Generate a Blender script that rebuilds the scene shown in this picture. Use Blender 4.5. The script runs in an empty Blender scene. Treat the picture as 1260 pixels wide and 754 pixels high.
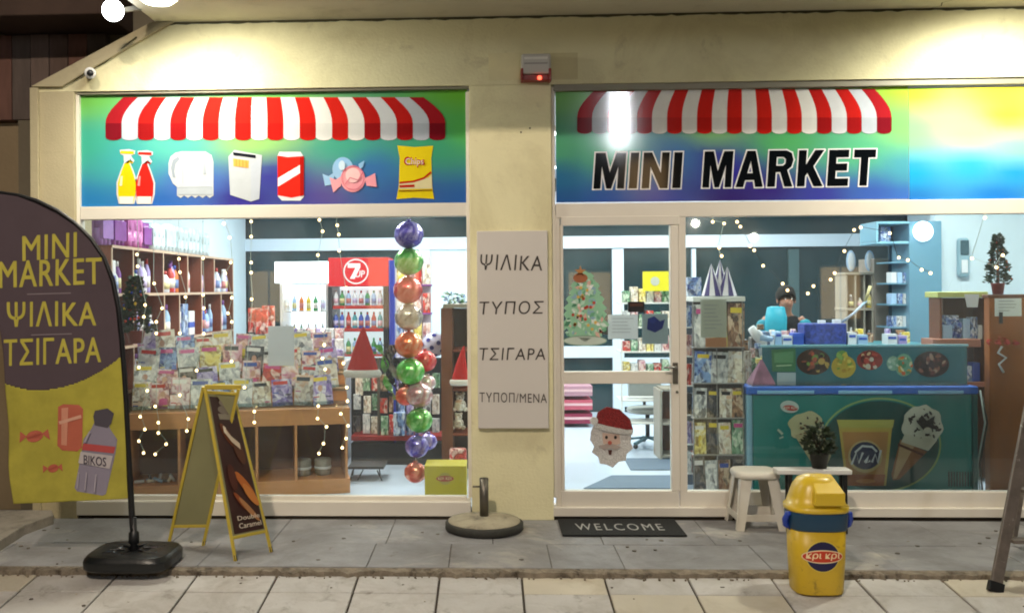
import bpy, math, random
from mathutils import Vector, Matrix
RN = random.Random(11)
rad = math.radians
SC = bpy.context.scene
COL = SC.collection

# ------------------------------------------------------------------ camera
F, CX, CY = 1200.0, 550.0, 355.0          # measured on the 1260 x 754 photograph
CAM = Vector((0, -6.85, 1.62))
YAW, ROLL = rad(2.4), rad(-0.4)
ROT = Matrix.Rotation(YAW, 3, 'Z') @ Matrix.Rotation(math.pi/2, 3, 'X') @ Matrix.Rotation(ROLL, 3, 'Z')
cd = bpy.data.cameras.new('camera')
cam = bpy.data.objects.new('camera', cd); COL.objects.link(cam)
cam.matrix_world = Matrix.Translation(CAM) @ ROT.to_4x4()
cd.sensor_width = 36; cd.lens = 36*F/1260
cd.shift_x = (630-CX)/1260; cd.shift_y = (CY-377)/1260
cd.clip_end = 500; cd.clip_start = 0.05
SC.camera = cam

# ------------------------------------------------------------------ world and exposure
w = bpy.data.worlds.new('World'); SC.world = w; w.use_nodes = True
nt = w.node_tree
sky = nt.nodes.new('ShaderNodeTexSky'); sky.sky_type = 'NISHITA'; sky.sun_disc = False
sky.sun_elevation = rad(-3.0); sky.sun_rotation = rad(150)
nt.links.new(sky.outputs[0], nt.nodes['Background'].inputs[0])
nt.nodes['Background'].inputs[1].default_value = 0.15
SC.view_settings.view_transform = 'Standard'; SC.view_settings.look = 'None'
SC.view_settings.exposure = 0.42; SC.view_settings.gamma = 1
SC.cycles.use_denoising = True
SC.cycles.sample_clamp_indirect = 6
SC.cycles.max_bounces = 10; SC.cycles.transparent_max_bounces = 16
SC.cycles.filter_width = 1.9

LIGHTS = dict(soffit_left=120, soffit_right=150, street=1620, post=88, inside=62, flood=2.5)

# ------------------------------------------------------------------ picture -> place
def ray(px, py): return ROT @ Vector(((px-CX)/F, -(py-CY)/F, -1))
def pt(px, py, Y):
    d = ray(px, py); return CAM + d*((Y-CAM.y)/d.y)
def gp(px, py, z=0.0):
    d = ray(px, py); return CAM + d*((z-CAM.z)/d.z)

# ------------------------------------------------------------------ materials
def C(h, a=1.0):
    h = h.lstrip('#'); v = [int(h[i:i+2], 16)/255 for i in (0, 2, 4)]
    return tuple((c/12.92 if c <= .04045 else ((c+.055)/1.055)**2.4) for c in v)+(a,)
def M(name, col, rough=.6, metal=0, ns=0, na=0, bs=0, ba=0, spec=.5, coat=0, stretch=(1, 1, 1), trans=0, dirt=None):
    m = bpy.data.materials.new(name); m.use_nodes = True; t = m.node_tree; L = t.links
    b = t.nodes['Principled BSDF']; c = C(col)
    b.inputs['Base Color'].default_value = c; b.inputs['Roughness'].default_value = rough
    b.inputs['Metallic'].default_value = metal; b.inputs['Specular IOR Level'].default_value = spec
    b.inputs['Coat Weight'].default_value = coat; b.inputs['Transmission Weight'].default_value = trans
    m.diffuse_color = c
    if na or ba or dirt:
        tc = t.nodes.new('ShaderNodeTexCoord'); mp = t.nodes.new('ShaderNodeMapping'); mp.inputs['Scale'].default_value = stretch
        L.new(tc.outputs['Object'], mp.inputs[0])
    src = None
    if na:
        n = t.nodes.new('ShaderNodeTexNoise'); n.inputs['Scale'].default_value = ns; n.inputs['Detail'].default_value = 6
        n.inputs['Roughness'].default_value = .62
        L.new(mp.outputs[0], n.inputs['Vector'])
        r = t.nodes.new('ShaderNodeMapRange'); r.inputs[1].default_value = .25; r.inputs[2].default_value = .75
        r.inputs[3].default_value = 1-na; r.inputs[4].default_value = 1+na
        L.new(n.outputs['Fac'], r.inputs[0])
        oi = t.nodes.new('ShaderNodeObjectInfo'); r2 = t.nodes.new('ShaderNodeMapRange')
        r2.inputs[3].default_value = 1-na*.5; r2.inputs[4].default_value = 1+na*.5; L.new(oi.outputs['Random'], r2.inputs[0])
        mu = t.nodes.new('ShaderNodeMath'); mu.operation = 'MULTIPLY'; L.new(r.outputs[0], mu.inputs[0]); L.new(r2.outputs[0], mu.inputs[1])
        h = t.nodes.new('ShaderNodeHueSaturation'); h.inputs['Color'].default_value = c; L.new(mu.outputs[0], h.inputs['Value'])
        src = h.outputs[0]
    for di, dd in enumerate(dirt if isinstance(dirt, list) else ([dirt] if dirt else [])):      # (colour, scale, low, high): worn or stained blotches
        n = t.nodes.new('ShaderNodeTexNoise'); n.noise_dimensions = '4D'; n.inputs['W'].default_value = di*7.3+1; n.inputs['Scale'].default_value = dd[1]; n.inputs['Detail'].default_value = 8
        n.inputs['Distortion'].default_value = .6
        n.inputs['Roughness'].default_value = .7; L.new(mp.outputs[0], n.inputs['Vector'])
        r = t.nodes.new('ShaderNodeMapRange'); r.inputs[1].default_value = dd[2]; r.inputs[2].default_value = dd[3]; L.new(n.outputs['Fac'], r.inputs[0])
        x = t.nodes.new('ShaderNodeMix'); x.data_type = 'RGBA'; x.inputs['B'].default_value = C(dd[0])
        x.inputs['A'].default_value = c
        if src: L.new(src, x.inputs['A'])
        L.new(r.outputs[0], x.inputs['Factor']); src = x.outputs['Result']
    if src: L.new(src, b.inputs['Base Color'])
    if ba:
        n = t.nodes.new('ShaderNodeTexNoise'); n.inputs['Scale'].default_value = bs; n.inputs['Detail'].default_value = 4
        L.new(mp.outputs[0], n.inputs['Vector'])
        bp = t.nodes.new('ShaderNodeBump'); bp.inputs['Strength'].default_value = ba; bp.inputs['Distance'].default_value = .01
        L.new(n.outputs['Fac'], bp.inputs['Height']); L.new(bp.outputs[0], b.inputs['Normal'])
    return m
def THIN(m, fac):                                              # paper and cloth that let light through
    t = m.node_tree; b = t.nodes['Principled BSDF']; o = t.nodes['Material Output']; tr = t.nodes.new('ShaderNodeBsdfTranslucent'); mx = t.nodes.new('ShaderNodeMixShader')
    mx.inputs[0].default_value = fac; tr.inputs[0].default_value = b.inputs['Base Color'].default_value
    if b.inputs['Base Color'].is_linked: t.links.new(b.inputs['Base Color'].links[0].from_socket, tr.inputs[0])
    t.links.new(b.outputs[0], mx.inputs[1]); t.links.new(tr.outputs[0], mx.inputs[2]); t.links.new(mx.outputs[0], o.inputs[0]); return m
def EM(name, col, s):
    m = bpy.data.materials.new(name); m.use_nodes = True; b = m.node_tree.nodes['Principled BSDF']
    b.inputs['Base Color'].default_value = C(col); b.inputs['Emission Color'].default_value = C(col); b.inputs['Emission Strength'].default_value = s
    return m
def GLASS(name, tint='#ffffff', ior=1.5, extra=0.0, haze=.022):
    m = bpy.data.materials.new(name); m.use_nodes = True; t = m.node_tree; L = t.links
    t.nodes.remove(t.nodes['Principled BSDF']); o = t.nodes['Material Output']
    tr = t.nodes.new('ShaderNodeBsdfTransparent'); tr.inputs[0].default_value = C(tint)
    gl = t.nodes.new('ShaderNodeBsdfGlossy'); gl.inputs['Roughness'].default_value = .02
    fr = t.nodes.new('ShaderNodeFresnel'); fr.inputs[0].default_value = ior
    ad = t.nodes.new('ShaderNodeMath'); ad.operation = 'ADD'; ad.inputs[1].default_value = extra; L.new(fr.outputs[0], ad.inputs[0])
    mx = t.nodes.new('ShaderNodeMixShader'); L.new(ad.outputs[0], mx.inputs[0]); L.new(tr.outputs[0], mx.inputs[1]); L.new(gl.outputs[0], mx.inputs[2])
    df = t.nodes.new('ShaderNodeBsdfDiffuse'); df.inputs[0].default_value = (.8, .82, .82, 1); tl = t.nodes.new('ShaderNodeBsdfTranslucent'); tl.inputs[0].default_value = (.8, .82, .82, 1)      # milky veil of reflections and lens haze, put into the glass colour
    dm = t.nodes.new('ShaderNodeMixShader'); dm.inputs[0].default_value = .5; L.new(df.outputs[0], dm.inputs[1]); L.new(tl.outputs[0], dm.inputs[2])
    tc = t.nodes.new('ShaderNodeTexCoord'); mp = t.nodes.new('ShaderNodeMapping'); mp.inputs['Scale'].default_value = (1, 1, .5); mp.inputs['Rotation'].default_value = (0, .5, 0); L.new(tc.outputs['Object'], mp.inputs[0])
    n = t.nodes.new('ShaderNodeTexNoise'); n.inputs['Scale'].default_value = 2.2; n.inputs['Detail'].default_value = 7; n.inputs['Distortion'].default_value = 1; L.new(mp.outputs[0], n.inputs['Vector'])
    r = t.nodes.new('ShaderNodeMapRange'); r.inputs[1].default_value = .3; r.inputs[2].default_value = .75; r.inputs[3].default_value = haze*.4; r.inputs[4].default_value = haze*1.8; L.new(n.outputs['Fac'], r.inputs[0])
    m2 = t.nodes.new('ShaderNodeMixShader'); L.new(r.outputs[0], m2.inputs[0]); L.new(mx.outputs[0], m2.inputs[1]); L.new(dm.outputs[0], m2.inputs[2])
    L.new(m2.outputs[0], o.inputs[0]); return m
def COVER(name, cols, scale=4.0, rough=.35, dist=.5):      # mottled printed picture, different on every object
    m = bpy.data.materials.new(name); m.use_nodes = True; t = m.node_tree; L = t.links
    b = t.nodes['Principled BSDF']; b.inputs['Roughness'].default_value = rough
    tc = t.nodes.new('ShaderNodeTexCoord'); oi = t.nodes.new('ShaderNodeObjectInfo')
    mu = t.nodes.new('ShaderNodeVectorMath'); mu.operation = 'MULTIPLY_ADD'; mu.inputs[1].default_value = (1, 1, 1.2)
    cb = t.nodes.new('ShaderNodeMath'); cb.operation = 'MULTIPLY'; cb.inputs[1].default_value = 41.7
    L.new(oi.outputs['Random'], cb.inputs[0]); L.new(tc.outputs['Generated'], mu.inputs[0]); L.new(cb.outputs[0], mu.inputs[2])
    n = t.nodes.new('ShaderNodeTexNoise'); n.inputs['Scale'].default_value = scale; n.inputs['Detail'].default_value = 4
    n.inputs['Distortion'].default_value = dist; L.new(mu.outputs[0], n.inputs['Vector'])
    vo = t.nodes.new('ShaderNodeTexVoronoi'); vo.inputs['Scale'].default_value = scale*1.25; ad = t.nodes.new('ShaderNodeVectorMath'); ad.operation = 'MULTIPLY_ADD'; ad.inputs[1].default_value = (.35, .35, .35)
    L.new(n.outputs['Color'], ad.inputs[0]); L.new(mu.outputs[0], ad.inputs[2]); L.new(ad.outputs[0], vo.inputs['Vector']); sp = t.nodes.new('ShaderNodeSeparateColor'); L.new(vo.outputs['Color'], sp.inputs[0])
    av = t.nodes.new('ShaderNodeMix'); av.inputs[0].default_value = .42; L.new(n.outputs['Fac'], av.inputs['A']); L.new(sp.outputs[0], av.inputs['B'])
    r = t.nodes.new('ShaderNodeValToRGB'); L.new(av.outputs[0], r.inputs[0]); e = r.color_ramp.elements
    k = len(cols); pos = [.28+.44*i/(k-1) for i in range(k)]
    e[0].position = pos[0]; e[0].color = C(cols[0]); e[1].position = pos[-1]; e[1].color = C(cols[-1])
    for i in range(1, k-1): q = e.new(pos[i]); q.color = C(cols[i])
    r.color_ramp.interpolation = 'LINEAR'
    L.new(r.outputs[0], b.inputs['Base Color']); return m
def ATTR(name, rough=.25, coat=.6):
    m = bpy.data.materials.new(name); m.use_nodes = True; t = m.node_tree
    a = t.nodes.new('ShaderNodeAttribute'); a.attribute_name = 'ink'
    b = t.nodes['Principled BSDF']; b.inputs['Roughness'].default_value = rough; b.inputs['Coat Weight'].default_value = coat; b.inputs['Coat Roughness'].default_value = .12
    t.links.new(a.outputs['Color'], b.inputs['Base Color']); return m
_flat = {}
def P(h, rough=.4, metal=0):                                  # plain print / plastic colour, cached
    k = (h, rough, metal)
    if k not in _flat: _flat[k] = M('colour_'+h.strip('#'), h, rough, metal, ns=9, na=.06)
    return _flat[k]

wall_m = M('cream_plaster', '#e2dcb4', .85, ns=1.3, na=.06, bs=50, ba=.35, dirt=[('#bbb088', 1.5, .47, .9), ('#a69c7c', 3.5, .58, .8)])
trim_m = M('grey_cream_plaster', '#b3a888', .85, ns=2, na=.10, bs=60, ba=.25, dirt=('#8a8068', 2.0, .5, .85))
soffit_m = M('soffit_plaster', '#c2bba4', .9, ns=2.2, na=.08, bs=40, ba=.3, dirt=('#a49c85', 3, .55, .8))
crack_m = M('dark_crack', '#4d4a35', .95)
alu_m = M('white_aluminium', '#dcd6ca', .45, ns=2.5, na=.05)
alu2_m = M('cool_white_aluminium', '#ccdbe8', .45, ns=2, na=.04)
stone_m = M('grey_stone_slab', '#8e8e90', .6, ns=2.6, na=.16, bs=50, ba=.3, dirt=[('#5f5c5a', 2.0, .42, .76), ('#b4afa6', 1.6, .56, .72), ('#54463a', 5, .62, .72)])
tile_m = M('pale_concrete_tile', '#bcbab7', .75, ns=2.2, na=.10, bs=70, ba=.3, dirt=[('#8f887e', 2.6, .46, .8), ('#6f685e', 6, .56, .74)])
tile2_m = M('warm_concrete_tile', '#bdb6a6', .75, ns=2.2, na=.10, bs=70, ba=.3, dirt=('#a1957e', 3.4, .5, .8))
joint_m = M('dark_joint', '#3c352c', .95, ns=20, na=.2)
mortar_m = M('crumbling_mortar', '#8c8272', .95, ns=14, na=.35, bs=35, ba=.9, dirt=('#3a3128', 9, .5, .66))
conc_m = M('rough_concrete', '#8a8378', .9, ns=6, na=.2, bs=45, ba=.6, dirt=('#5a554b', 5, .5, .75))
black_m = M('black_plastic', '#15171a', .4, bs=60, ba=.1)
metal_m = M('brushed_metal', '#9b9a98', .35, .9, ns=12, na=.1)
dkmetal_m = M('dull_metal', '#6b675f', .45, .8, ns=12, na=.2)
wood_m = M('orange_wood', '#c58a58', .5, ns=4, na=.14, stretch=(1, 1, 8))
woodd_m = M('brown_wood', '#6b3f26', .5, ns=5, na=.16, stretch=(1, 1, 8))
woodr_m = M('red_brown_wood', '#7a3d28', .5, ns=5, na=.12, stretch=(1, 1, 8))
woodb_m = M('rich_brown_door_wood', '#8f5220', .45, ns=4, na=.16, stretch=(6, 6, .7))
beigew_m = M('beige_board', '#9a9488', .6, ns=4, na=.06)
floor_m = M('shop_floor_tile', '#b9c6d6', .28, ns=2, na=.05)
inwall_m = M('pale_blue_wall', '#cadbe4', .8, ns=1.5, na=.03)
night_m = M('dark_night_glass', '#1a3034', .12, ns=1.2, na=.3, spec=.6)
teal_m = M('teal_freezer_panel', '#107c78', .4, ns=3, na=.08)
bluer_m = M('blue_rail', '#2a66c8', .35)
bluecab_m = M('blue_grey_panel', '#5f8ea6', .5, ns=2, na=.05)
glass_m = GLASS('window_glass', '#f4fbfa')
clear_m = GLASS('clear_plastic', '#e8f2f4', 1.45, .05)
bulb_m = EM('warm_bulb', '#ffcf92', 6)
lampw_m = EM('lamp_diffuser', '#fffbe8', 6)
lampc_m = EM('cool_diffuser', '#eef8ff', 5)
wire_m = M('thin_dark_wire', '#2a2f26', .6)
wirew_m = M('white_wire', '#b9c4bc', .6)
paper_m = THIN(M('white_paper', '#dcdcdc', .7, ns=3, na=.04), .55)
white_m = M('white_plastic', '#dcdcd8', .4, ns=4, na=.04)
bottle_m = M('grey_plastic', '#8a9098', .4)

PAL = {
 'pinkish': ['#c98b9a', '#e7d6d4', '#8b3c55', '#e2b1a0', '#f1e8e4'],
 'grey and white': ['#6a6d73', '#e0e0de', '#9b9fa2', '#f2efea', '#c9c6c4'],
 'red': ['#b6231f', '#e3574a', '#7b1a1a', '#f0d3c6', '#c23128'],
 'yellow': ['#d7b72c', '#efe08a', '#8c6d1a', '#f4ecc0', '#dcc01a'],
 'blue': ['#24408c', '#86a7d6', '#172a58', '#d6e2f0', '#4465b8'],
 'brown': ['#5b3a2a', '#b58a68', '#2e211c', '#d9bfa2', '#81523a'],
 'lilac': ['#7a62b0', '#c5b8dd', '#4c3a82', '#e8e2f0', '#9a83c8'],
 'green': ['#2f6b42', '#93b99a', '#1d3f2a', '#d8e6cf', '#4d9660'],
 'cream': ['#c9b69a', '#f2eada', '#8f7b68', '#f7f3ea', '#dcb89c'],
 'dark': ['#23252c', '#5a5a60', '#121318', '#8b8078', '#332a2c'],
}
COV = {k: COVER('cover_'+k.replace(' ', '_'), v, 2.3) for k, v in PAL.items()}
PACK = {'white': P('#d6dbe0'), 'blue': P('#3556b5'), 'pale blue': P('#9fbfe0'), 'pink': P('#d59ac0'), 'purple': P('#7b3f98'), 'green': P('#3f8f55'),
        'red': P('#b8302c'), 'yellow': P('#d8c038'), 'orange': P('#cf7434'), 'lilac': P('#a796cf'), 'teal': P('#3f9ba6')}

# ------------------------------------------------------------------ mesh builder
_txt = {}
def text_geo(s, off=0.0, shear=0.0, spacing=1.0):
    k = (s, off, shear, spacing)
    if k in _txt: return _txt[k]
    c = bpy.data.curves.new('text', 'FONT'); c.body = s; c.offset = off; c.shear = shear; c.space_character = spacing; c.resolution_u = 3
    o = bpy.data.objects.new('text', c); COL.objects.link(o); bpy.context.view_layer.update()
    m = o.to_mesh(); V = [v.co.copy() for v in m.vertices]; Fs = [tuple(p.vertices) for p in m.polygons]; o.to_mesh_clear()
    bpy.data.objects.remove(o); bpy.data.curves.remove(c)
    x0 = min(v.x for v in V); x1 = max(v.x for v in V); y0 = min(v.y for v in V); y1 = max(v.y for v in V)
    _txt[k] = ([((v.x-x0)/(x1-x0), (v.y-y0)/(y1-y0)) for v in V], Fs); return _txt[k]

class MB:
    def __init__(s): s.v = []; s.f = []; s.mi = []; s.sm = []; s.mats = []; s.k = 0
    def _m(s, m):
        if m not in s.mats: s.mats.append(m)
        return s.mats.index(m)
    def add(s, V, Fs, m, smooth=False):
        b = len(s.v); s.v += [Vector(v) for v in V]; i = s._m(m)
        for f in Fs: s.f.append([b+q for q in f]); s.mi.append(i); s.sm.append(smooth)
        return s
    def box(s, x0, x1, y0, y1, z0, z1, m, xf=None):
        V = [(x, y, z) for z in (z0, z1) for y in (y0, y1) for x in (x0, x1)]
        if xf: V = [xf @ Vector(v) for v in V]
        return s.add(V, [(0, 2, 3, 1), (4, 5, 7, 6), (0, 1, 5, 4), (2, 6, 7, 3), (0, 4, 6, 2), (1, 3, 7, 5)], m)
    def bpx(s, x0, y0, x1, y1, Ya, Yb, m):      # axis-aligned box whose front face (at Ya) spans these picture edges
        ym, xm = (y0+y1)/2, (x0+x1)/2
        return s.box(pt(x0, ym, Ya).x, pt(x1, ym, Ya).x, Ya, Yb, pt(xm, y1, Ya).z, pt(xm, y0, Ya).z, m)
    def hull(s, bot, top, m, smooth=False):     # closed prism between two loops
        n = len(bot); V = list(bot)+list(top)
        return s.add(V, [tuple(range(n))[::-1], tuple(range(n, 2*n))]+[(i, (i+1) % n, n+(i+1) % n, n+i) for i in range(n)], m, smooth)
    def prism(s, pts, off, m): o = Vector(off); return s.hull([Vector(p) for p in pts], [Vector(p)+o for p in pts], m)
    def beam(s, a, b, wx, wy, m, up=(0, 0, 1)):
        a, b = Vector(a), Vector(b); d = (b-a).normalized(); u = Vector(up)
        if abs(d.dot(u)) > .95: u = Vector((0, 1, 0))
        x = d.cross(u).normalized(); y = x.cross(d)
        q = [x*wx/2+y*wy/2, -x*wx/2+y*wy/2, -x*wx/2-y*wy/2, x*wx/2-y*wy/2]
        return s.hull([a+i for i in q], [b+i for i in q], m)
    def tube(s, P_, r, m, n=8, cap=True):
        P_ = [Vector(p) for p in P_]; V = []; k = len(P_); Fs = []
        rr = r if isinstance(r, (list, tuple)) else [r]*k; last = None
        for i, p in enumerate(P_):
            d = (P_[min(i+1, k-1)]-P_[max(i-1, 0)]).normalized()
            if last is None: u = d.orthogonal().normalized()
            else: u = (last-d*last.dot(d)).normalized()
            last = u; w_ = d.cross(u)
            V += [p+(u*math.cos(2*math.pi*j/n)+w_*math.sin(2*math.pi*j/n))*rr[i] for j in range(n)]
        for i in range(k-1): Fs += [(i*n+j, i*n+(j+1) % n, (i+1)*n+(j+1) % n, (i+1)*n+j) for j in range(n)]
        if cap: Fs += [tuple(range(n))[::-1], tuple(range((k-1)*n, k*n))]
        return s.add(V, Fs, m, True)
    def lathe(s, prof, c, m, n=20, sx=1, sy=1, ex=2.0, smooth=True):
        V = []; Fs = []; c = Vector(c)
        for r, z in prof:
            for j in range(n):
                a = 2*math.pi*j/n; ca, sa = math.cos(a), math.sin(a); q = (abs(ca)**ex+abs(sa)**ex)**(-1/ex)
                V.append(c+Vector((r*q*ca*sx, r*q*sa*sy, z)))
        for i in range(len(prof)-1): Fs += [(i*n+j, i*n+(j+1) % n, (i+1)*n+(j+1) % n, (i+1)*n+j) for j in range(n)]
        Fs += [tuple(range(n))[::-1], tuple(range((len(prof)-1)*n, len(prof)*n))]
        return s.add(V, Fs, m, smooth)
    def ball(s, c, r, m, nu=14, nv=9, rz=None, ry=None):
        rz = rz or r; ry = ry or r; V = []; c = Vector(c); Fs = []
        for i in range(nv+1):
            t = math.pi*(i+.02)/(nv+.04)
            for j in range(nu):
                a = 2*math.pi*j/nu; V.append(c+Vector((r*math.sin(t)*math.cos(a), ry*math.sin(t)*math.sin(a), rz*math.cos(t))))
        for i in range(nv): Fs += [(i*nu+j, (i+1)*nu+j, (i+1)*nu+(j+1) % nu, i*nu+(j+1) % nu) for j in range(nu)]
        Fs += [tuple(range(nu)), tuple(range(nv*nu, nv*nu+nu))[::-1]]
        return s.add(V, Fs, m, True)
    # flat print: fn(px, py, lift) -> point; every poly is lifted a little more than the last
    def ink(s, fn, pts, m, step=.0012):
        s.k += 1; return s.add([fn(x, y, s.k*step) for x, y in pts], [tuple(range(len(pts)))], m)
    def ell(s, fn, cx, cy, rx, ry, m, rot=0, n=22):
        a = rad(rot); ca, sa = math.cos(a), math.sin(a)
        return s.ink(fn, [(cx+rx*math.cos(t)*ca-ry*math.sin(t)*sa, cy+rx*math.cos(t)*sa+ry*math.sin(t)*ca) for t in [2*math.pi*i/n for i in range(n)]], m)
    def ring(s, fn, cx, cy, rx, ry, wd, m, a0=0, a1=360, n=40):
        s.k += 1; V = []; Fs = []
        for i in range(n+1):
            t = rad(a0+(a1-a0)*i/n)
            for q in (0, wd): V.append(fn(cx+(rx-q)*math.cos(t), cy+(ry-q)*math.sin(t), s.k*.0012))
        Fs = [(2*i, 2*i+1, 2*i+3, 2*i+2) for i in range(n)]
        return s.add(V, Fs, m)
    def line(s, fn, pts, wd, m):
        s.k += 1; L_ = []; R_ = []
        for i, (x, y) in enumerate(pts):
            a = pts[max(i-1, 0)]; b = pts[min(i+1, len(pts)-1)]; dx, dy = b[0]-a[0], b[1]-a[1]; l = math.hypot(dx, dy) or 1
            L_.append((x-dy/l*wd/2, y+dx/l*wd/2)); R_.append((x+dy/l*wd/2, y-dx/l*wd/2))
        V = [fn(*p, s.k*.0012) for p in L_+R_]; n = len(pts)
        return s.add(V, [(i, i+1, n+i+1, n+i) for i in range(n-1)], m)
    def text(s, fn, t, x0, y0, x1, y1, m, off=0.0, shear=0.0, slope=0.0, grow=0, sp=1.0):
        s.k += 1; V, Fs = text_geo(t, 0.0, shear, sp)
        if off:                                   # bolder: overprint with small shifts, each a hair higher
            d = off*(y1-y0)*.55; q0 = s.k
            for i, (dx, dy) in enumerate(((d, d*.6), (-d, -d*.6), (d, -d*.6), (-d, d*.6))):
                s.add([fn(x0+dx+(x1-x0)*u, y1+dy+(y0-y1)*v+slope*u, (q0+.12*(i+1))*.0012) for u, v in V], Fs, m)
        x0 -= grow; x1 += grow; y0 -= grow; y1 += grow
        return s.add([fn(x0+(x1-x0)*u, y1+(y0-y1)*v+slope*u, s.k*.0012) for u, v in V], Fs, m)
    def build(s, name, parent=None, bevel=0, seg=2, kind=None, label=None, cat=None, group=None, at=None, solid=0):
        me = bpy.data.meshes.new(name); inv = Matrix.Identity(4)
        if parent is not None: inv = world_of(parent).inverted()
        if parent is None and at is None:
            xs = [v.x for v in s.v]; ys = [v.y for v in s.v]; at = Vector(((min(xs)+max(xs))/2, (min(ys)+max(ys))/2, min(v.z for v in s.v)))
        if parent is None: inv = Matrix.Translation(-Vector(at))
        me.from_pydata([inv @ v for v in s.v], [], s.f)
        for m in s.mats: me.materials.append(m)
        me.polygons.foreach_set('material_index', s.mi); me.polygons.foreach_set('use_smooth', s.sm); me.update()
        o = bpy.data.objects.new(name, me); COL.objects.link(o)
        if parent is not None: o.parent = parent
        else: o.location = at
        if bevel:
            b = o.modifiers.new('bevel', 'BEVEL'); b.width = bevel; b.segments = seg; b.limit_method = 'ANGLE'
        if solid:
            b = o.modifiers.new('solidify', 'SOLIDIFY'); b.thickness = solid
        tag(o, label, cat, group, kind); return o
_par = {}
def world_of(o):
    m = o.matrix_basis.copy(); p = o.parent
    while p: m = p.matrix_basis @ m; p = p.parent
    return m
def tag(o, label=None, cat=None, group=None, kind=None):
    for k, v in (('label', label), ('category', cat), ('group', group), ('kind', kind)):
        if v: o[k] = v
    return o
def thing(name, label, cat, loc=(0, 0, 0), rz=0, group=None, kind=None):
    o = bpy.data.objects.new(name, None); COL.objects.link(o); o.empty_display_size = .1
    o.location = loc; o.rotation_euler = (0, 0, rz)
    o.matrix_basis = Matrix.Translation(loc) @ Matrix.Rotation(rz, 4, 'Z')
    return tag(o, label, cat, group, kind)
def dup(root, loc, rz=None, label=None, group=None, mat=None):
    def cp(o, par):
        c = o.copy(); COL.objects.link(c); c.parent = par
        for ch in o.children: cp(ch, c)
        return c
    r = cp(root, None); r.location = loc
    if rz is not None: r.rotation_euler = (0, 0, rz)
    if label: r['label'] = label
    if group: r['group'] = group
    return r
def plane(Y):                                    # print surface on the vertical plane y = Y, lifted towards the street
    return lambda x, y, l=0: pt(x, y, Y)+Vector((0, -l, 0))
ORD = ['first', 'second', 'third', 'fourth', 'fifth', 'sixth', 'seventh', 'eighth', 'ninth', 'tenth', 'eleventh', 'twelfth', 'thirteenth', 'fourteenth', 'fifteenth', 'sixteenth']
def lamp(name, typ, loc, e, col, size=.1, sizey=None, rot=(0, 0, 0), parent=None, spread=None):
    l = bpy.data.lights.new(name, typ); l.energy = e; l.color = C(col)[:3]
    if typ == 'AREA':
        l.size = size
        if sizey: l.shape = 'RECTANGLE'; l.size_y = sizey
        if spread: l.spread = spread
    else: l.shadow_soft_size = size
    o = bpy.data.objects.new(name, l); COL.objects.link(o); o.location = loc; o.rotation_euler = rot
    return o

# ================================================================== THE SETTING
ZLINT = (pt(340, 108, 0).z+pt(970, 100, 0).z)/2
ZSOF = pt(640, 20, 0).z
XL0, XL1 = pt(93, 370, 0).x, pt(579, 370, 0).x
XR0, XR1 = pt(680, 370, 0).x, pt(1345, 370, 0).x
XE0, XE1 = pt(40, 300, 0).x, pt(1430, 300, 0).x
Y1S = -1.22                                             # front edge of the stone slabs
# ground: one sheet to the horizon with the street, lower than the slabs
b = MB(); b.box(-90, 90, -90, -4.6, -.62, -.50, M('asphalt', '#3a3a3c', .9, ns=3, na=.15, bs=80, ba=.4)); b.build('road', kind='structure')
b = MB(); b.box(-90, 90, -4.6, 90, -.70, -.56, joint_m); b.build('ground', kind='structure')
# stone slabs before the shop
b = MB(); b.box(-4.6, 5.6, Y1S+.02, .30, -.30, -.007, M('slab_joint', '#5f5a54', .95, ns=14, na=.3))
apron = b.build('stone_apron', kind='structure')
def slab_row(y0, y1, cuts, parent):
    for i in range(len(cuts)-1):
        q = MB(); g = .0018; a, c = cuts[i]+g, cuts[i+1]-g; dz = RN.uniform(-.0025, .0025)
        q.box(a, c, y0+g, y1-g, -.05, dz, stone_m); q.build('stone_slab', parent, bevel=.003, seg=1)
slab_row(-.66, -.004, [-4.6, -3.55, -2.82, -2.05, -1.4, -.66, .02, .72, 1.42, 2.2, 2.9, 3.6, 4.4, 5.6], apron)
slab_row(Y1S+.035, -.66, [-4.6, -3.9, -3.05, -2.3, -1.72, -.72, -.24, .36, .78, 1.62, 2.35, 3.1, 3.9, 4.7, 5.6], apron)
b = MB(); xs = [-4.6+.035*i for i in range(292)]; ba = []; V = []; Fs = []    # crumbling mortar edge
for i, x in enumerate(xs):
    u = RN.uniform
    yf = Y1S-.012+u(-.014, .012)*(1 if i % 3 else 1.8)
    V += [(x, Y1S+.04, -.004), (x, Y1S+.012+u(-.012, .012), -.003+u(-.006, 0)), (x, yf, -.012+u(-.010, .004)), (x, yf-.006, -.07)]
for i in range(len(xs)-1):
    for k in range(3): Fs.append((4*i+k, 4*i+k+1, 4*i+k+5, 4*i+k+4))
b.add(V, Fs, mortar_m)
for i in range(160):                                      # loose chips along the edge
    x = RN.uniform(-4, 4.6); s_ = RN.uniform(.004, .013); y = Y1S-RN.uniform(.02, .05)
    b.box(x, x+s_, y-s_, y, -.045, -.04+s_*.6, mortar_m, None)
b.build('slab_edge', kind='structure')
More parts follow.
